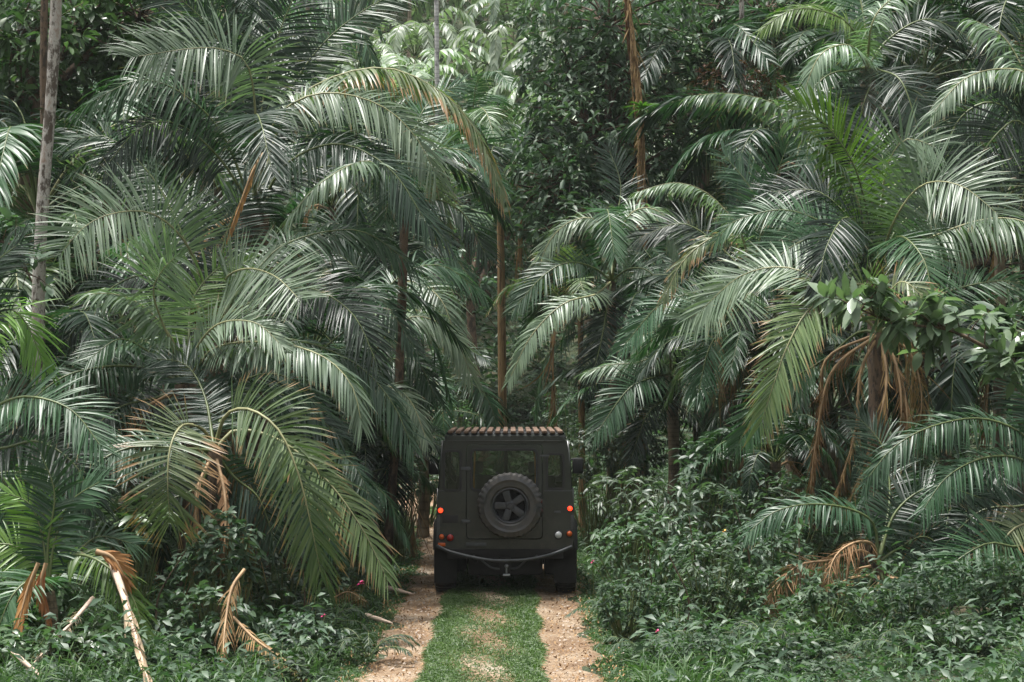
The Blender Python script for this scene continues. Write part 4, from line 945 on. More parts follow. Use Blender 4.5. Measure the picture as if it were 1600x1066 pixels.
# pebbles
acc = Acc(); N = 1500; y = 14 + 22 * rng.random(N) ** 1.4; x = XC(y) + np.where(rng.random(N) < .5, -.83, .85) + rng.normal(0, .2, N); s = rng.uniform(.006, .02, N)
oc = np.array([[1, 0, 0], [0, 1, 0], [-1, 0, 0], [0, -1, 0], [.3, .2, .7], [-.2, -.1, -.4]])
V = (oc[None] * (s[:, None, None] * rng.uniform(.6, 1.3, (N, 1, 3)))) + np.stack([x, y, GZ(x, y) + .03], 1)[:, None]
f = np.array([[0, 1, 4, 4], [1, 2, 4, 4], [2, 3, 4, 4], [3, 0, 4, 4]])[:, :3]
me = mesh_np('gravel', V.reshape(-1, 3), (f[None] + (np.arange(N) * 6)[:, None, None]).reshape(-1, 3), mats=[plain('gravel_stone', (.34, .28, .23), .9)], smooth=False)
props(link('gravel', me), 'small pale stones scattered in the wheel ruts', 'gravel', kind='stuff')

# ferns and upright broad herbs that can be told apart
FERN = []
for s in range(3):
    rg2 = np.random.default_rng(400 + s); acc = Acc()
    for k in range(9):
        a = k * 2.4; Lf = rg2.uniform(.4, .6); c, q = math.cos(a), math.sin(a); h = rg2.uniform(.35, .8)
        frond_arrays(acc, spline([(0, 0, 0), (c * Lf * .35, q * Lf * .35, Lf * .5 * h), (c * Lf * .75, q * Lf * .75, Lf * .6 * h), (c * Lf, q * Lf, Lf * .35 * h)], 20), (0, 0, 1), .11, .12, rng=rg2, n=26, droop=.3, wfac=.85, r0=.006, lift=4)
    FERN.append(acc.mesh('fronds', [M['herb'], M['stalk']]))
ferns = [(575, 985, 18.6, 'fern with light fronds on the left verge beside the rut'), (440, 1010, 18.2, 'fern below the dry curled frond at the lower left'), (1200, 1000, 18.8, 'long fronded fern at the lower right of the verge'),
         (505, 930, 20.5, 'fern in the shade under the drooping yellow frond'), (1010, 1010, 18.6, 'small fern near the right rut at the bottom'), (960, 900, 21.5, 'fern by the right rear wheel of the vehicle'), (1420, 1030, 18, 'fern at the foot of the low right palm'), (280, 980, 18.5, 'fern behind the fallen pale stalk')]
for i, (px, py, D, lb) in enumerate(ferns):
    x = (px - 800) / FPX * D
    e = empty('fern', (x, D, gz(x, D) + .08), lb, 'fern', rz=i * 1.3); o = link('fronds', FERN[i % 3], e, (0, 0, 0)); o.scale = (1, 1, 1.1)
# fallen dead fronds and stalks at the lower left
def fallen(label, D, pts, L, mat, r0=.03, seed=1, name='fallen_frond', **kw):
    rg2 = np.random.default_rng(seed); P = [at(a, b, D + c) for a, b, c in pts]
    acc = Acc(); C = spline(P, 40)
    frond_arrays(acc, C, upvec(60), L, .1, rng=rg2, r0=r0, **kw)
    o = link(name, acc.mesh(name, [M[mat], M['deadstalk' if mat == 'deadpale' else 'stalkdead']], off=P[0]), None, P[0]); return props(o, label, 'dead frond')
M['deadstalk'] = plain('bleached_stalk', (.50, .38, .30), .8, var=.3, scale=10)
fallen('thick pinkish bleached leaf stalk lying towards the bottom edge at the left', 17.2, [(172, 872, .6), (188, 915, .2), (205, 970, -.5), (222, 1030, -1.3), (238, 1085, -2.0)], .45, 'deadpale', r0=.045, seed=1, ragged=.2, amax=9, amin=3, n=44, droop=.02, jit=.3, wfac=.9, lift=60)
fallen('bleached dead frond slanting down to the left behind the pinkish stalk', 17.5, [(145, 935, .2), (110, 975, -.4), (75, 1012, -.9), (40, 1050, -1.4)], .42, 'deadpale', r0=.025, seed=2, droop=1.4, ragged=.3, wfac=.5, side=(1, .2), jit=.3)
fallen('short bleached stalk in the bottom left corner', 17, [(20, 1020, -.9), (50, 1045, -1.1), (95, 1085, -1.5)], .1, 'deadpale', r0=.03, seed=3, ragged=.7, amax=20)
fallen('upright orange dead frond at the left edge of the verge', 17.2, [(60, 880, 0), (42, 925, 0), (26, 985, -.1)], .24, 'rust', seed=4, wfac=1.2, amax=20, amin=5, r0=.02)
fallen('orange brown curled frond beside the young palm', 17.4, [(72, 880, 0), (64, 915, 0), (74, 960, 0)], .22, 'rust', seed=5, wfac=1.2, amax=20, amin=5, r0=.02)
fallen('reddish dry leaf sheath standing above the pinkish stalk', 17.6, [(150, 862, 0), (176, 872, 0), (198, 905, 0)], .24, 'rust', seed=6, wfac=1.4, amax=35, amin=10, r0=.03)
fallen('dry tan frond drooping upright under the scorched fan', 18, [(382, 890, .2), (362, 920, 0), (352, 975, -.3), (348, 1030, -.8)], .26, 'dead', seed=7, droop=1.0, wfac=.5, amax=45, amin=10, jit=.3, r0=.018)
fallen('dry tan frond lying down to the right of the upright tan one', 17.8, [(365, 965, .2), (400, 1000, -.2), (440, 1028, -.5), (478, 1058, -.9)], .22, 'dead', seed=8, droop=.8, wfac=.5, amax=45, amin=10, jit=.3, r0=.018)
fallen('brown twiggy dead frond at the edge of the left rut', 22, [(520, 935, .2), (545, 925, 0), (570, 940, -.1)], .16, 'dead', seed=9, droop=.6, wfac=.5, r0=.012)
fallen('dry tan frond lying in the bottom right corner', 18, [(1600, 1020, .2), (1560, 1030, 0), (1520, 1050, -.1), (1490, 1060, -.1)], .2, 'dead', seed=10, droop=.7, wfac=.5, r0=.015)
# broken sticks by the left rut
for lb, (px, py, D), dx in (('short broken stick at the edge of the left rut, nearer one', (592, 978, 21.6), .16), ('short broken stick at the edge of the left rut, farther one', (625, 925, 24.6), .18)):
    p = at(px, py, D); p[2] = gz(p[0], D) + .05; acc = Acc()
    tube(acc, spline([p + [-dx, .05, .07], p + [0, 0, .03], p + [dx, -.06, -.01]], 8), [.03, .034, .026, .03, .026, .02, .018, .008], sides=6)
    props(link('broken_stick', acc.mesh('broken_stick', [M['deadstalk']], off=p), None, p), lb, 'stick')
# flowers
def flower(px, py, D, r, mat, lb):
    p = at(px, py, D); rg2 = np.random.default_rng(int(px)); x = p[0]; z = min(gz(x, D) , p[2] - .1)
    e = empty('flower', (x, D, z), lb, 'flower'); acc = Acc(); a = np.arange(14) * 2.4
    d = np.stack([np.cos(a), np.sin(a) - .5, np.sin(a * 1.7) * .6 + .3], 1)
    blades(acc, np.tile([0, 0, p[2] - z], (14, 1)).astype(float), d, norm(np.cross(d, [0.1, 0, 1.0])), r, r * .7, .3, rg2, BP, 3)
    link('petals', acc.mesh('petals', [M[mat]]), e, (0, 0, 0)); acc = Acc(); tube(acc, [(0, 0, 0), (.01, 0, (p[2] - z) / 2), (0, 0, p[2] - z)], .005, sides=4); link('stem', acc.mesh('stem', [M['stalk']]), e, (0, 0, 0))
flower(563, 911, 20.6, .05, 'flower', 'larger magenta flower under the drooping frond left of the track')
flower(505, 962, 19.5, .03, 'flower', 'tiny magenta flower low in the left undergrowth')
flower(926, 878, 22.5, .035, 'flower', 'magenta flower in the foliage by the right rear of the vehicle')
flower(1027, 986, 19.5, .03, 'flower', 'small pink flower low on the right verge')
flower(1132, 830, 22.2, .035, 'yflower', 'small yellow flower above the right undergrowth')
# ------------------------------------------------------------------ the off-road vehicle (local axes: +Y forward, rear face at y = 0)
PAINT = plain('dark_green_paint', (.016, .021, .017), .30, var=.3, scale=3, bump=.03)
def add_dust(m):
    nt = m.node_tree; b = nt.nodes['Principled BSDF']; L = nt.links.new; src = b.inputs['Base Color'].links[0].from_socket
    tc = nd(nt, 'ShaderNodeTexCoord'); sp = nd(nt, 'ShaderNodeSeparateXYZ'); L(tc.outputs['Object'], sp.inputs[0])
    zr = nd(nt, 'ShaderNodeMapRange'); zr.inputs['From Min'].default_value = 1.35; zr.inputs['From Max'].default_value = .5; zr.inputs['To Min'].default_value = .12; L(sp.outputs[2], zr.inputs['Value'])
    no = nd(nt, 'ShaderNodeTexNoise'); no.inputs['Scale'].default_value = 9; no.inputs['Detail'].default_value = 9; no.inputs['Roughness'].default_value = .75; L(tc.outputs['Object'], no.inputs['Vector'])
    r = ramp(nt, [(.42, (0, 0, 0)), (.68, (.8, .8, .8))], no.outputs['Fac']); mu = nd(nt, 'ShaderNodeMath', operation='MULTIPLY'); L(zr.outputs[0], mu.inputs[0]); L(r.outputs[0], mu.inputs[1])
    mx = nd(nt, 'ShaderNodeMixRGB'); L(mu.outputs[0], mx.inputs[0]); L(src, mx.inputs[1]); mx.inputs[2].default_value = (.07, .06, .045, 1); L(mx.outputs[0], b.inputs['Base Color'])
    rr = nd(nt, 'ShaderNodeMapRange'); rr.inputs['To Min'].default_value = .28; rr.inputs['To Max'].default_value = .8; L(mu.outputs[0], rr.inputs['Value']); L(rr.outputs[0], b.inputs['Roughness'])
add_dust(PAINT)
PAINTD = plain('dusty_dark_paint', (.024, .026, .022), .5, var=.3, scale=5)
BLACK = plain('black_plastic', (.012, .012, .013), .6, var=.2)
RUB = plain('tyre_rubber', (.030, .031, .034), .75, var=.3, scale=14, bump=.15)
RIMM = plain('dark_alloy', (.040, .042, .047), .45, metal=.2, var=.25, scale=10)
STEEL = plain('worn_steel', (.30, .32, .34), .38, metal=.85, var=.2, scale=12)
GALV = plain('dull_trim', (.055, .06, .065), .45, metal=.2, var=.25, scale=12)
WOOD = plain('roof_slat_wood', (.15, .095, .065), .8, var=.4, scale=12, bump=.3)
SEATM = plain('dark_seat', (.03, .03, .03), .8)
BELT = plain('orange_belt', (.42, .20, .03), .7)
DUST = plain('dark_underbody', (.012, .011, .011), .9)
def glass_mat(name, c, a=.0):
    m, nt, b = new_mat(name)
    b.inputs['Base Color'].default_value = (*c, 1); b.inputs['Roughness'].default_value = .04
    tr = nd(nt, 'ShaderNodeBsdfTransparent'); tr.inputs[0].default_value = (.88, .90, .84, 1)
    gl = nd(nt, 'ShaderNodeBsdfGlossy'); gl.inputs['Roughness'].default_value = .04
    fr = nd(nt, 'ShaderNodeFresnel'); fr.inputs[0].default_value = 1.45
    ms = nd(nt, 'ShaderNodeMixShader')
    nt.links.new(fr.outputs[0], ms.inputs[0]); nt.links.new(tr.outputs[0], ms.inputs[1]); nt.links.new(gl.outputs[0], ms.inputs[2])
    nt.links.new(ms.outputs[0], nt.nodes['Material Output'].inputs[0]); return m
add_dust(RUB)
GLASS = glass_mat('tinted_glass', (.05, .06, .05))
def lamp_mat(name, c, emit=0, rough=.2):
    m, nt, b = new_mat(name); b.inputs['Base Color'].default_value = (*c, 1); b.inputs['Roughness'].default_value = rough
    vo = nd(nt, 'ShaderNodeTexVoronoi'); vo.inputs['Scale'].default_value = 60; tc = nd(nt, 'ShaderNodeTexCoord'); nt.links.new(tc.outputs['Object'], vo.inputs['Vector'])
    bm = nd(nt, 'ShaderNodeBump'); bm.inputs['Strength'].default_value = .3; nt.links.new(vo.outputs['Distance'], bm.inputs['Height']); nt.links.new(bm.outputs[0], b.inputs['Normal'])
    if emit:
        b.inputs['Emission Color'].default_value = (*emit[0], 1); b.inputs['Emission Strength'].default_value = emit[1]
    return m
REDON = lamp_mat('lit_tail_lamp', (.6, .02, .01), ((1, .045, .012), 1.7)); REDOFF = lamp_mat('red_lens', (.30, .02, .015)); AMBER = lamp_mat('amber_lens', (.5, .09, .015)); CLEAR = lamp_mat('clear_lens', (.45, .47, .48))

car = empty('offroad_vehicle', (-.085, 24.4, gz(-.08, 25) + .015), 'dark green boxy off-road vehicle seen from behind on the dirt track, tail lamps lit', 'off-road vehicle')

def bm_obj(name, bm, mat, parent=None, loc=None, smooth=False, label=None):
    parent = car if parent is None else parent
    me = bpy.data.meshes.new(name); bm.normal_update(); bm.to_mesh(me); bm.free(); me.materials.append(mat)
    if smooth:
        for p in me.polygons: p.use_smooth = True
        try: me.set_sharp_from_angle(angle=R(35))
        except Exception: pass
    return link(name, me, parent, loc, label)
def add_box(bm, lo, hi, bev=.01, rot=None):
    c = (Vector(lo) + Vector(hi)) / 2; s = Vector(hi) - Vector(lo)
    r = bmesh.ops.create_cube(bm, size=1); vs_ = r['verts']
    bmesh.ops.scale(bm, vec=s, verts=vs_)
    if bev:
        ed = list({e for v in vs_ for e in v.link_edges})
        bb = bmesh.ops.bevel(bm, geom=ed, offset=min(bev, min(s) * .45), segments=2, affect='EDGES', profile=.6); vs_ = list({v for f in bb['faces'] for v in f.verts} | {v for v in vs_ if v.is_valid})
    if rot is not None: bmesh.ops.rotate(bm, cent=(0, 0, 0), matrix=rot, verts=vs_)
    bmesh.ops.translate(bm, vec=c, verts=vs_)
def box(name, lo, hi, mat, bev=.01, parent=None, rot=None, label=None):
    bm = bmesh.new(); add_box(bm, lo, hi, bev, rot); return bm_obj(name, bm, mat, parent, smooth=True, label=label)
def rrect(x0, z0, x1, z1, r=.04, n=4):
    out = []
    for cx, cz, a0 in ((x1 - r, z1 - r, 0), (x0 + r, z1 - r, 90), (x0 + r, z0 + r, 180), (x1 - r, z0 + r, 270)):
        for k in range(n + 1):
            a = R(a0 + 90 * k / n); out.append((cx + r * math.cos(a), cz + r * math.sin(a)))
    return out
REAR = Matrix(((1, 0, 0, 0), (0, 0, -1, 0), (0, 1, 0, 0), (0, 0, 0, 1)))      # (u,v,w) -> (u,-w,v)
SIDE = Matrix(((0, 0, 1, 0), (1, 0, 0, 0), (0, 1, 0, 0), (0, 0, 0, 1)))       # (u,v,w) -> (w,u,v)
def panel(name, outer, holes, th, mat, mtx, bev=.004, parent=None, label=None):
    cu = bpy.data.curves.new(name, 'CURVE'); cu.dimensions = '2D'; cu.fill_mode = 'BOTH'; cu.extrude = th / 2 - bev; cu.bevel_depth = bev; cu.bevel_resolution = 1
    for poly in [outer] + list(holes):
        sp = cu.splines.new('POLY'); sp.points.add(len(poly) - 1); sp.use_cyclic_u = True
        for p, (u, v) in zip(sp.points, poly): p.co = (u, v, 0, 1)
    tmp = bpy.data.objects.new(name, cu); col.objects.link(tmp)
    me = bpy.data.meshes.new_from_object(tmp.evaluated_get(bpy.context.evaluated_depsgraph_get()))
    bpy.data.objects.remove(tmp); bpy.data.curves.remove(cu); me.name = name
    me.transform(mtx); me.materials.clear(); me.materials.append(mat)
    return link(name, me, car if parent is None else parent, None, label)
def T_(x, y, z): return Matrix.Translation((x, y, z))
def lathe(bm, prof, n=40, axis='X', lug=0.0, cen=(0, 0, 0)):
    """prof: (radius, along)"""
    rings = []
    for k in range(n):
        a = 2 * math.pi * k / n; ring = []
        for j, (r, w) in enumerate(prof):
            rr = r + (lug if (k % 2 == 0 and lug and r > max(p[0] for p in prof) - .03) else 0)
            u, v = rr * math.cos(a), rr * math.sin(a)
            p = (w, u, v) if axis == 'X' else (u, w, v) if axis == 'Y' else (u, v, w)
            ring.append(bm.verts.new(Vector(p) + Vector(cen)))
        rings.append(ring)
    for k in range(n):
        A, B = rings[k], rings[(k + 1) % n]
        for j in range(len(prof) - 1):
            bm.faces.new((A[j], B[j], B[j + 1], A[j + 1]))
    return rings
def tube_obj(name, pts, r, mat, parent=None, sides=10, n=24, label=None):
    acc = Acc(); tube(acc, spline(pts, n), r, sides=sides); return link(name, acc.mesh(name, [mat]), car if parent is None else parent, None, label)

# --- shell
zb = .62
outer = [(-.855, zb), (.855, zb), (.872, .8), (.872, 1.05), (.85, 1.36), (.836, 1.385), (.79, 1.93), (.775, 1.99), (.73, 2.04), (.66, 2.055), (-.66, 2.055), (-.73, 2.04), (-.775, 1.99), (-.79, 1.93), (-.836, 1.385), (-.85, 1.36), (-.872, 1.05), (-.872, .8)]
door_open = rrect(-.50, .74, .475, 1.95, .05)
panel('rear_panel', outer, [door_open, rrect(-.775, 1.37, -.575, 1.86, .035), rrect(.535, 1.39, .735, 1.82, .035)], .05, PAINT, T_(0, .025, 0) @ REAR)
door = panel('rear_door', rrect(-.488, .755, .463, 1.938, .045), [rrect(-.425, 1.375, .395, 1.875, .05)], .05, PAINT, T_(0, .012, 0) @ REAR)
panel('window', rrect(-.43, 1.37, .40, 1.88, .05), [], .012, GLASS, T_(0, .02, 0) @ REAR, .002, parent=door)
panel('window_seal', rrect(-.445, 1.355, .415, 1.895, .06), [rrect(-.42, 1.38, .39, 1.87, .05)], .014, BLACK, T_(0, -.019, 0) @ REAR, .003, parent=door)
for x0, x1, z0, z1 in ((-.78, -.57, 1.365, 1.865), (.53, .74, 1.385, 1.825)):
    panel('window', rrect(x0, z0, x1, z1, .035), [], .012, GLASS, T_(0, .03, 0) @ REAR, .002)
    panel('window_seal', rrect(x0 - .012, z0 - .012, x1 + .012, z1 + .012, .045), [rrect(x0 + .012, z0 + .012, x1 - .012, z1 - .012, .03)], .012, BLACK, T_(0, -.005, 0) @ REAR, .003)
# door hardware
box('door_handle', (.30, -.05, 1.20), (.42, -.02, 1.235), BLACK, .008, door)
for z in (1.62, .95): box('hinge', (-.56, -.035, z), (-.44, -.016, z + .045), GALV, .006, door)
box('wiper', (.19, -.045, 1.33), (.24, -.018, 1.37), BLACK, .01, door)
tube_obj('wiper_arm', [(.215, -.04, 1.36), (.0, -.04, 1.52), (-.12, -.037, 1.60)], .006, BLACK, door, 6)
box('bracket', (.44, -.03, 1.79), (.56, -.004, 1.815), GALV, .006)
box('waist_trim', (-.85, -.006, 1.352), (-.515, .0, 1.368), GALV, .002); box('waist_trim', (.49, -.006, 1.352), (.85, .0, 1.368), GALV, .002)
box('body_capping', (-.868, -.008, .70), (-.832, .0, 1.05), GALV, .002); box('body_capping', (.832, -.008, .84), (.868, .0, 1.05), GALV, .002)
box('rain_gutter', (-.735, -.028, 1.985), (.735, .0, 2.0), PAINTD, .004)
box('fuel_flap_plate', (.62, -.012, 1.075), (.70, -.001, 1.105), GALV, .006)
box('step_plate', (-.50, -.03, .655), (-.24, -.004, .70), GALV, .006)
box('vent', (-.80, -.01, .95), (-.60, -.001, 1.05), BLACK, .004)
# sides: lower and upper
for s in (-1, 1):
    x = s * .86
    arch = lambda c: [(c + .43 * math.cos(R(a)), .5 + .43 * math.sin(R(a))) for a in range(180, -1, -15)]
    low = [(.05, zb), (.27, zb)] + [(.70 + .43 * math.cos(R(a)), .55 + .40 * math.sin(R(a))) for a in range(170, 9, -16)] + [(1.15, .55), (2.45, .55), (2.45, 1.38), (.05, 1.38)]
    panel('side_panel', low, [], .03, PAINT, T_(x, 0, 0) @ SIDE)
    up = [(.03, 0), (2.42, 0), (2.20, .58), (.03, .60)]
    hol = [rrect(.12, .05, .72, .50, .04), rrect(.82, .05, 1.42, .50, .04), rrect(1.52, .05, 2.14, .50, .04)]
    m = T_(s * .843, 0, 1.385) @ Matrix.Rotation(s * -R(4.3), 4, 'Y') @ SIDE
    panel('upper_side_panel', up, hol, .028, PAINT, m)
    for h_ in ((.11, .04, .73, .51), (.81, .04, 1.43, .51), (1.51, .04, 2.15, .51)):
        panel('window', rrect(*h_, .04), [], .008, GLASS, m, .002)
    panel('side_door_outline', rrect(1.48, .60, 2.36, 1.36, .05), [rrect(1.495, .615, 2.345, 1.345, .045)], .008, BLACK, T_(s * .877, 0, 0) @ SIDE, .002)
    box('door_handle', (s * .885 - .012, 1.55, 1.24), (s * .885 + .012, 1.68, 1.265), BLACK, .005)
    # wheel arch flares
    acc = Acc(); 
    for cy_ in (.70, 3.06):
        bm = bmesh.new(); n = 14; prev = None
        for k in range(n + 1):
            a = R(172 - 164 * k / n); ring = [bm.verts.new((s * xx, cy_ + rr * math.cos(a), .53 + rr * .96 * math.sin(a))) for xx, rr in ((.865, .40), (.925, .40), (.93, .425), (.90, .46), (.865, .47))]
            if prev:
                for j in range(4): bm.faces.new((prev[j], prev[j + 1], ring[j + 1], ring[j]))
            prev = ring
        bm_obj('wheel_arch', bm, BLACK, smooth=True)
    # wings, sills
    wing = [(2.46, .62), (2.62, .62)] + [(3.06 + .43 * math.cos(R(a)), .55 + .40 * math.sin(R(a))) for a in range(170, 9, -16)] + [(3.52, .62), (3.66, .62), (3.66, 1.16), (2.46, 1.26)]
    panel('wing', wing, [], .03, PAINT, T_(x, 0, 0) @ SIDE)
    box('sill', (s * .82 - .03, 1.16, .47), (s * .82 + .03, 2.60, .545), BLACK, .01)
    # mirrors: arm and head standing out from the windscreen pillar
    mz = 1.56 if s < 0 else 1.575
    box('mirror', (s * 1.0 - .075, 2.22, mz - .10), (s * 1.0 + .075, 2.30, mz + .12), BLACK, .03)
    tube_obj('mirror_arm', [(s * .86, 2.40, mz + .05), (s * .93, 2.33, mz + .10), (s * .97, 2.28, mz + .07)], .01, BLACK, sides=6, n=8)
# roof
bm = bmesh.new(); add_box(bm, (-.775, .02, 1.985), (.775, 2.28, 2.075), .055); bm_obj('roof', bm, PAINT, smooth=True)
# windscreen and front
bm = bmesh.new()
fr = panel('windscreen_frame', rrect(-.83, 0, .83, .64, .05), [rrect(-.76, .07, -.02, .58, .04), rrect(.02, .07, .76, .58, .04)], .04, PAINT, T_(0, 2.44, 1.37) @ Matrix.Rotation(R(17), 4, 'X') @ REAR)
panel('windscreen', rrect(-.78, .05, .78, .60, .05), [], .008, GLASS, T_(0, 2.44, 1.37) @ Matrix.Rotation(R(17), 4, 'X') @ REAR, .002)
bm = bmesh.new(); add_box(bm, (-.70, 2.47, 1.15), (.70, 3.68, 1.31), .05); bm_obj('bonnet', bm, PAINT, smooth=True)
box('wing_top', (-.862, 2.47, 1.145), (-.70, 3.66, 1.20), PAINT, .02); box('wing_top', (.70, 2.47, 1.145), (.862, 3.66, 1.20), PAINT, .02)
box('bulkhead', (-.84, 2.42, .6), (.84, 2.47, 1.38), PAINT, .01)
box('front_panel', (-.86, 3.62, .68), (.86, 3.66, 1.17), PAINT, .02)
gr = box('grille', (-.42, 3.66, .74), (.42, 3.69, 1.14), BLACK, .01)
for k in range(6): box('grille_bar', (-.40, 3.69, .78 + k * .058), (.40, 3.705, .80 + k * .058), GALV, .004, gr)
for s in (-1, 1):
    bm = bmesh.new(); lathe(bm, [(.0, .03), (.07, .025), (.09, .012), (.092, 0)], 24, 'Y', cen=(s * .62, 3.66, .97)); bm_obj('headlight', bm, CLEAR, smooth=True)
box('front_bumper', (-.88, 3.74, .50), (.88, 3.86, .64), BLACK, .02); box('bumper_mount', (-.45, 3.5, .52), (-.37, 3.75, .60), BLACK, .01); box('bumper_mount', (.37, 3.5, .52), (.45, 3.75, .60), BLACK, .01)
# underbody
box('floor', (-.84, .06, .60), (.84, 2.45, .64), DUST, .01)
box('chassis_rail', (-.45, .0, .44), (-.35, 3.6, .58), DUST, .01); box('chassis_rail', (.35, .0, .44), (.45, 3.6, .58), DUST, .01)
box('rear_crossmember', (-.74, -.02, .50), (.74, .06, .62), DUST, .015)
box('gearbox_blocker', (-.30, 1.3, .26), (.30, 2.3, .56), DUST, .05); box('skid_plate_blocker', (-.80, 3.58, .12), (.80, 3.62, .60), DUST, .01)  # boxes added to block bright ground and keep the underside black
box('muffler_blocker', (.50, .30, .26), (.68, .95, .52), DUST, .06); box('spring_mount_blocker', (-.68, .50, .30), (-.50, .85, .56), DUST, .03)  # further boxes added to cover the bright patch between the wheels
box('fuel_tank', (-.48, .15, .27), (.48, .60, .56), DUST, .05)
for yy in (.70, 3.06):
    tube_obj('axle', [(-.75, yy, .41), (0, yy, .41), (.75, yy, .41)], .05, DUST)
bm = bmesh.new(); bmesh.ops.create_uvsphere(bm, u_segments=16, v_segments=10, radius=.14, matrix=T_(.15, .70, .41)); bm_obj('differential', bm, DUST, smooth=True)
for s in (-1, 1): box('mud_flap', (s * .765 - .145, .20, .17), (s * .765 + .145, .215, .62), DUST, .004)
# wheels
def wheel(loc, axis, out, steer=0, parent=None, name='wheel'):
    """out: sign of the outward direction along the axis"""
    ax = axis
    bm = bmesh.new(); lathe(bm, [(0, -.02 * out), (.10, -.02 * out), (.11, -.08 * out), (0, -.08 * out)], 20, ax); w = bm_obj(name, bm, DUST, parent, loc, smooth=True)
    bm = bmesh.new(); o = out
    lathe(bm, [(.225, -.10 * o), (.24, -.125 * o), (.33, -.135 * o), (.385, -.12 * o), (.402, -.085 * o), (.408, 0), (.402, .085 * o), (.385, .12 * o), (.33, .138 * o), (.30, .130 * o), (.25, .128 * o), (.228, .11 * o), (.222, .06 * o)], 72, ax, lug=.012)
    bmesh.ops.recalc_face_normals(bm, faces=bm.faces[:])
    bm_obj('tyre', bm, RUB, w, smooth=False)
    bm = bmesh.new()
    lathe(bm, [(.222, .04 * o), (.228, .112 * o), (.215, .116 * o), (.200, .10 * o), (.192, .02 * o), (.19, -.09 * o)], 40, ax)
    lathe(bm, [(0, .085 * o), (.035, .085 * o), (.04, .07 * o), (.075, .062 * o), (.08, .02 * o), (0, .0)], 24, ax)
    for k in range(5):
        a = 2 * math.pi * (k + .25) / 5 + .3
        n0 = len(bm.verts); add_box(bm, (.055, -.040, .03), (.205, .040, .075), .014)
        bm.verts.ensure_lookup_table()
        vs_ = bm.verts[n0:]
        for v in vs_:
            wd = 1 + (v.co.x - .055) * 1.6; r_, t_, h_ = v.co.x, v.co.y * wd, v.co.z * o
            u, q = r_ * math.cos(a) - t_ * math.sin(a), r_ * math.sin(a) + t_ * math.cos(a)
            v.co = (h_, u, q) if ax == 'X' else (u, h_, q)
        b_ = a + math.pi / 5
        for aa in (a,):
            c0 = (.062 * math.cos(aa), .062 * math.sin(aa)); c_ = (.068 * o, c0[0], c0[1]) if ax == 'X' else (c0[0], .068 * o, c0[1])
            bmesh.ops.create_icosphere(bm, subdivisions=1, radius=.011, matrix=T_(*c_))
    bmesh.ops.recalc_face_normals(bm, faces=bm.faces[:])
    bm_obj('rim', bm, RIMM, w, smooth=True)
    bm = bmesh.new(); lathe(bm, [(0, -.03 * o), (.19, -.03 * o), (.19, -.04 * o), (0, -.04 * o)], 30, ax); bmesh.ops.recalc_face_normals(bm, faces=bm.faces[:])
    bm_obj('brake_disc', bm, DUST, w)
    return w
for s in (-1, 1):
    for yy in (.70, 3.06): wheel((s * .785, yy, .41), 'X', s)
wheel((.062, -.19, 1.185), 'Y', -1, name='spare_wheel')
bm = bmesh.new(); lathe(bm, [(0, -.16), (.09, -.16), (.11, -.02), (0, -.02)], 16, 'Y', cen=(.062, 0, 1.185)); bm_obj('spare_wheel_carrier', bm, BLACK, door, smooth=True)
# lamps
def lamp(x, z, r, mat, name, label=None, dome=.03):
    bm = bmesh.new(); lathe(bm, [(r + .014, 0), (r + .014, -.018), (r + .002, -.022)], 24, 'Y', cen=(x, -.001, z)); h = bm_obj(name, bm, BLACK, smooth=True, label=label)
    bm = bmesh.new(); lathe(bm, [(r, -.012), (r * .95, -.02 - dome * .4), (r * .7, -.02 - dome * .8), (r * .35, -.02 - dome), (.001, -.022 - dome)], 24, 'Y', cen=(x, 0, z)); bm_obj('lens', bm, mat, h, smooth=True)
lamp(-.822, 1.11, .031, REDON, 'tail_lamp', 'lit red tail lamp'); lamp(.822, 1.135, .031, REDON, 'tail_lamp', 'lit red tail lamp')
lamp(-.808, .775, .034, AMBER, 'indicator_lamp'); lamp(-.70, .765, .044, REDOFF, 'fog_lamp')
lamp(.675, .80, .045, CLEAR, 'reversing_lamp'); lamp(.815, .815, .036, AMBER, 'indicator_lamp')
box('reflector', (-.855, -.03, .655), (-.76, -.002, .70), AMBER, .008)
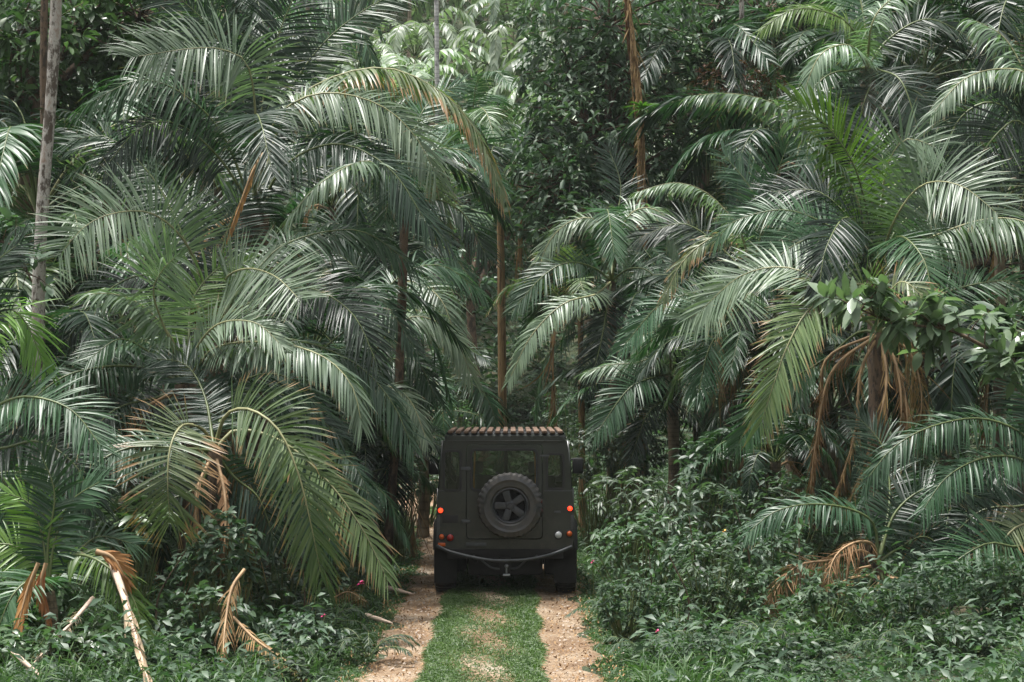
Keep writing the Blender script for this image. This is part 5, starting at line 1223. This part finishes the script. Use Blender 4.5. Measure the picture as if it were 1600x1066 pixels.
# bumper tube and tow hitch
tube_obj('bumper_tube', [(-.86, -.02, .66), (-.74, -.16, .615), (-.5, -.24, .555), (-.2, -.28, .505), (.05, -.285, .498), (.3, -.27, .515), (.6, -.20, .575), (.84, -.06, .655)], .020, GALV)
for s in (-1, 1):
    tube_obj('bumper_stay', [(s * .42, -.24, .535), (s * .40, -.1, .53), (s * .40, .0, .53)], .018, BLACK, n=8)
    tube_obj('tow_frame', [(s * .28 - .02, -.26, .50), (s * .17 - .01, -.2, .405), (s * .05, -.17, .38)], .012, GALV, n=10)
box('tow_bracket', (-.07, -.20, .30), (.07, -.02, .52), DUST, .01)
bm = bmesh.new(); bmesh.ops.create_uvsphere(bm, u_segments=16, v_segments=12, radius=.026, matrix=T_(.015, -.25, .425)); lathe(bm, [(.012, .30), (.012, .41)], 12, 'Z', cen=(.015, -.25, 0)); add_box(bm, (-.03, -.275, .30), (.06, -.18, .325), .008)
bm_obj('tow_ball', bm, STEEL, smooth=True)
# roof rack: rails, cross bars, lengthwise slats with round ends
rk = tube_obj('roof_rack', [(-.74, .10, 2.085), (-.74, 1.2, 2.10), (-.74, 2.15, 2.085)], .014, BLACK, sides=8)
tube_obj('rail', [(.74, .10, 2.085), (.74, 1.2, 2.10), (.74, 2.15, 2.085)], .014, BLACK, rk, 8)
for yy in (.2, .85, 1.5, 2.1): tube_obj('cross_bar', [(-.76, yy, 2.075), (0, yy, 2.082), (.76, yy, 2.075)], .014, BLACK, rk, 8)
rs = random.Random(4)
for k in range(15):
    x = -.70 + k * .1; w = .032 + rs.uniform(-.003, .003); bm = bmesh.new()
    add_box(bm, (x - w, -.02 + rs.uniform(-.01, .01), 2.088), (x + w, 2.2, 2.125), .014)
    bm_obj('roof_slat', bm, WOOD, rk, smooth=True)
# interior
for s in (-1, 1):
    st = box('seat', (s * .42 - .25, 1.40, .85), (s * .42 + .25, 1.85, 1.0), SEATM, .05); box('seat_back', (s * .42 - .24, 1.30, .95), (s * .42 + .24, 1.42, 1.50), SEATM, .05, st); box('headrest', (s * .42 - .12, 1.31, 1.52), (s * .42 + .12, 1.40, 1.68), SEATM, .03, st)
box('dashboard', (-.80, 2.12, 1.10), (.80, 2.40, 1.36), BLACK, .04)
box('rear_view_mirror', (-.10, 2.17, 1.80), (.10, 2.20, 1.86), BLACK, .01)
tube_obj('seat_belt', [(-.385, .12, 1.90), (-.40, .12, 1.6), (-.40, .12, 1.3)], .013, BELT, sides=6); tube_obj('seat_belt', [(.365, .12, 1.90), (.385, .12, 1.6), (.38, .12, 1.3)], .011, BELT, sides=6)
bm = bmesh.new(); acc = Acc(); a = np.linspace(0, 2 * math.pi, 25); tube(acc, np.stack([-.42 + .19 * np.cos(a), 2.02 + .06 * np.sin(a), 1.30 + .18 * np.sin(a)], 1), .014, sides=6); bm.free(); link('steering_wheel', acc.mesh('steering_wheel', [BLACK]), car)
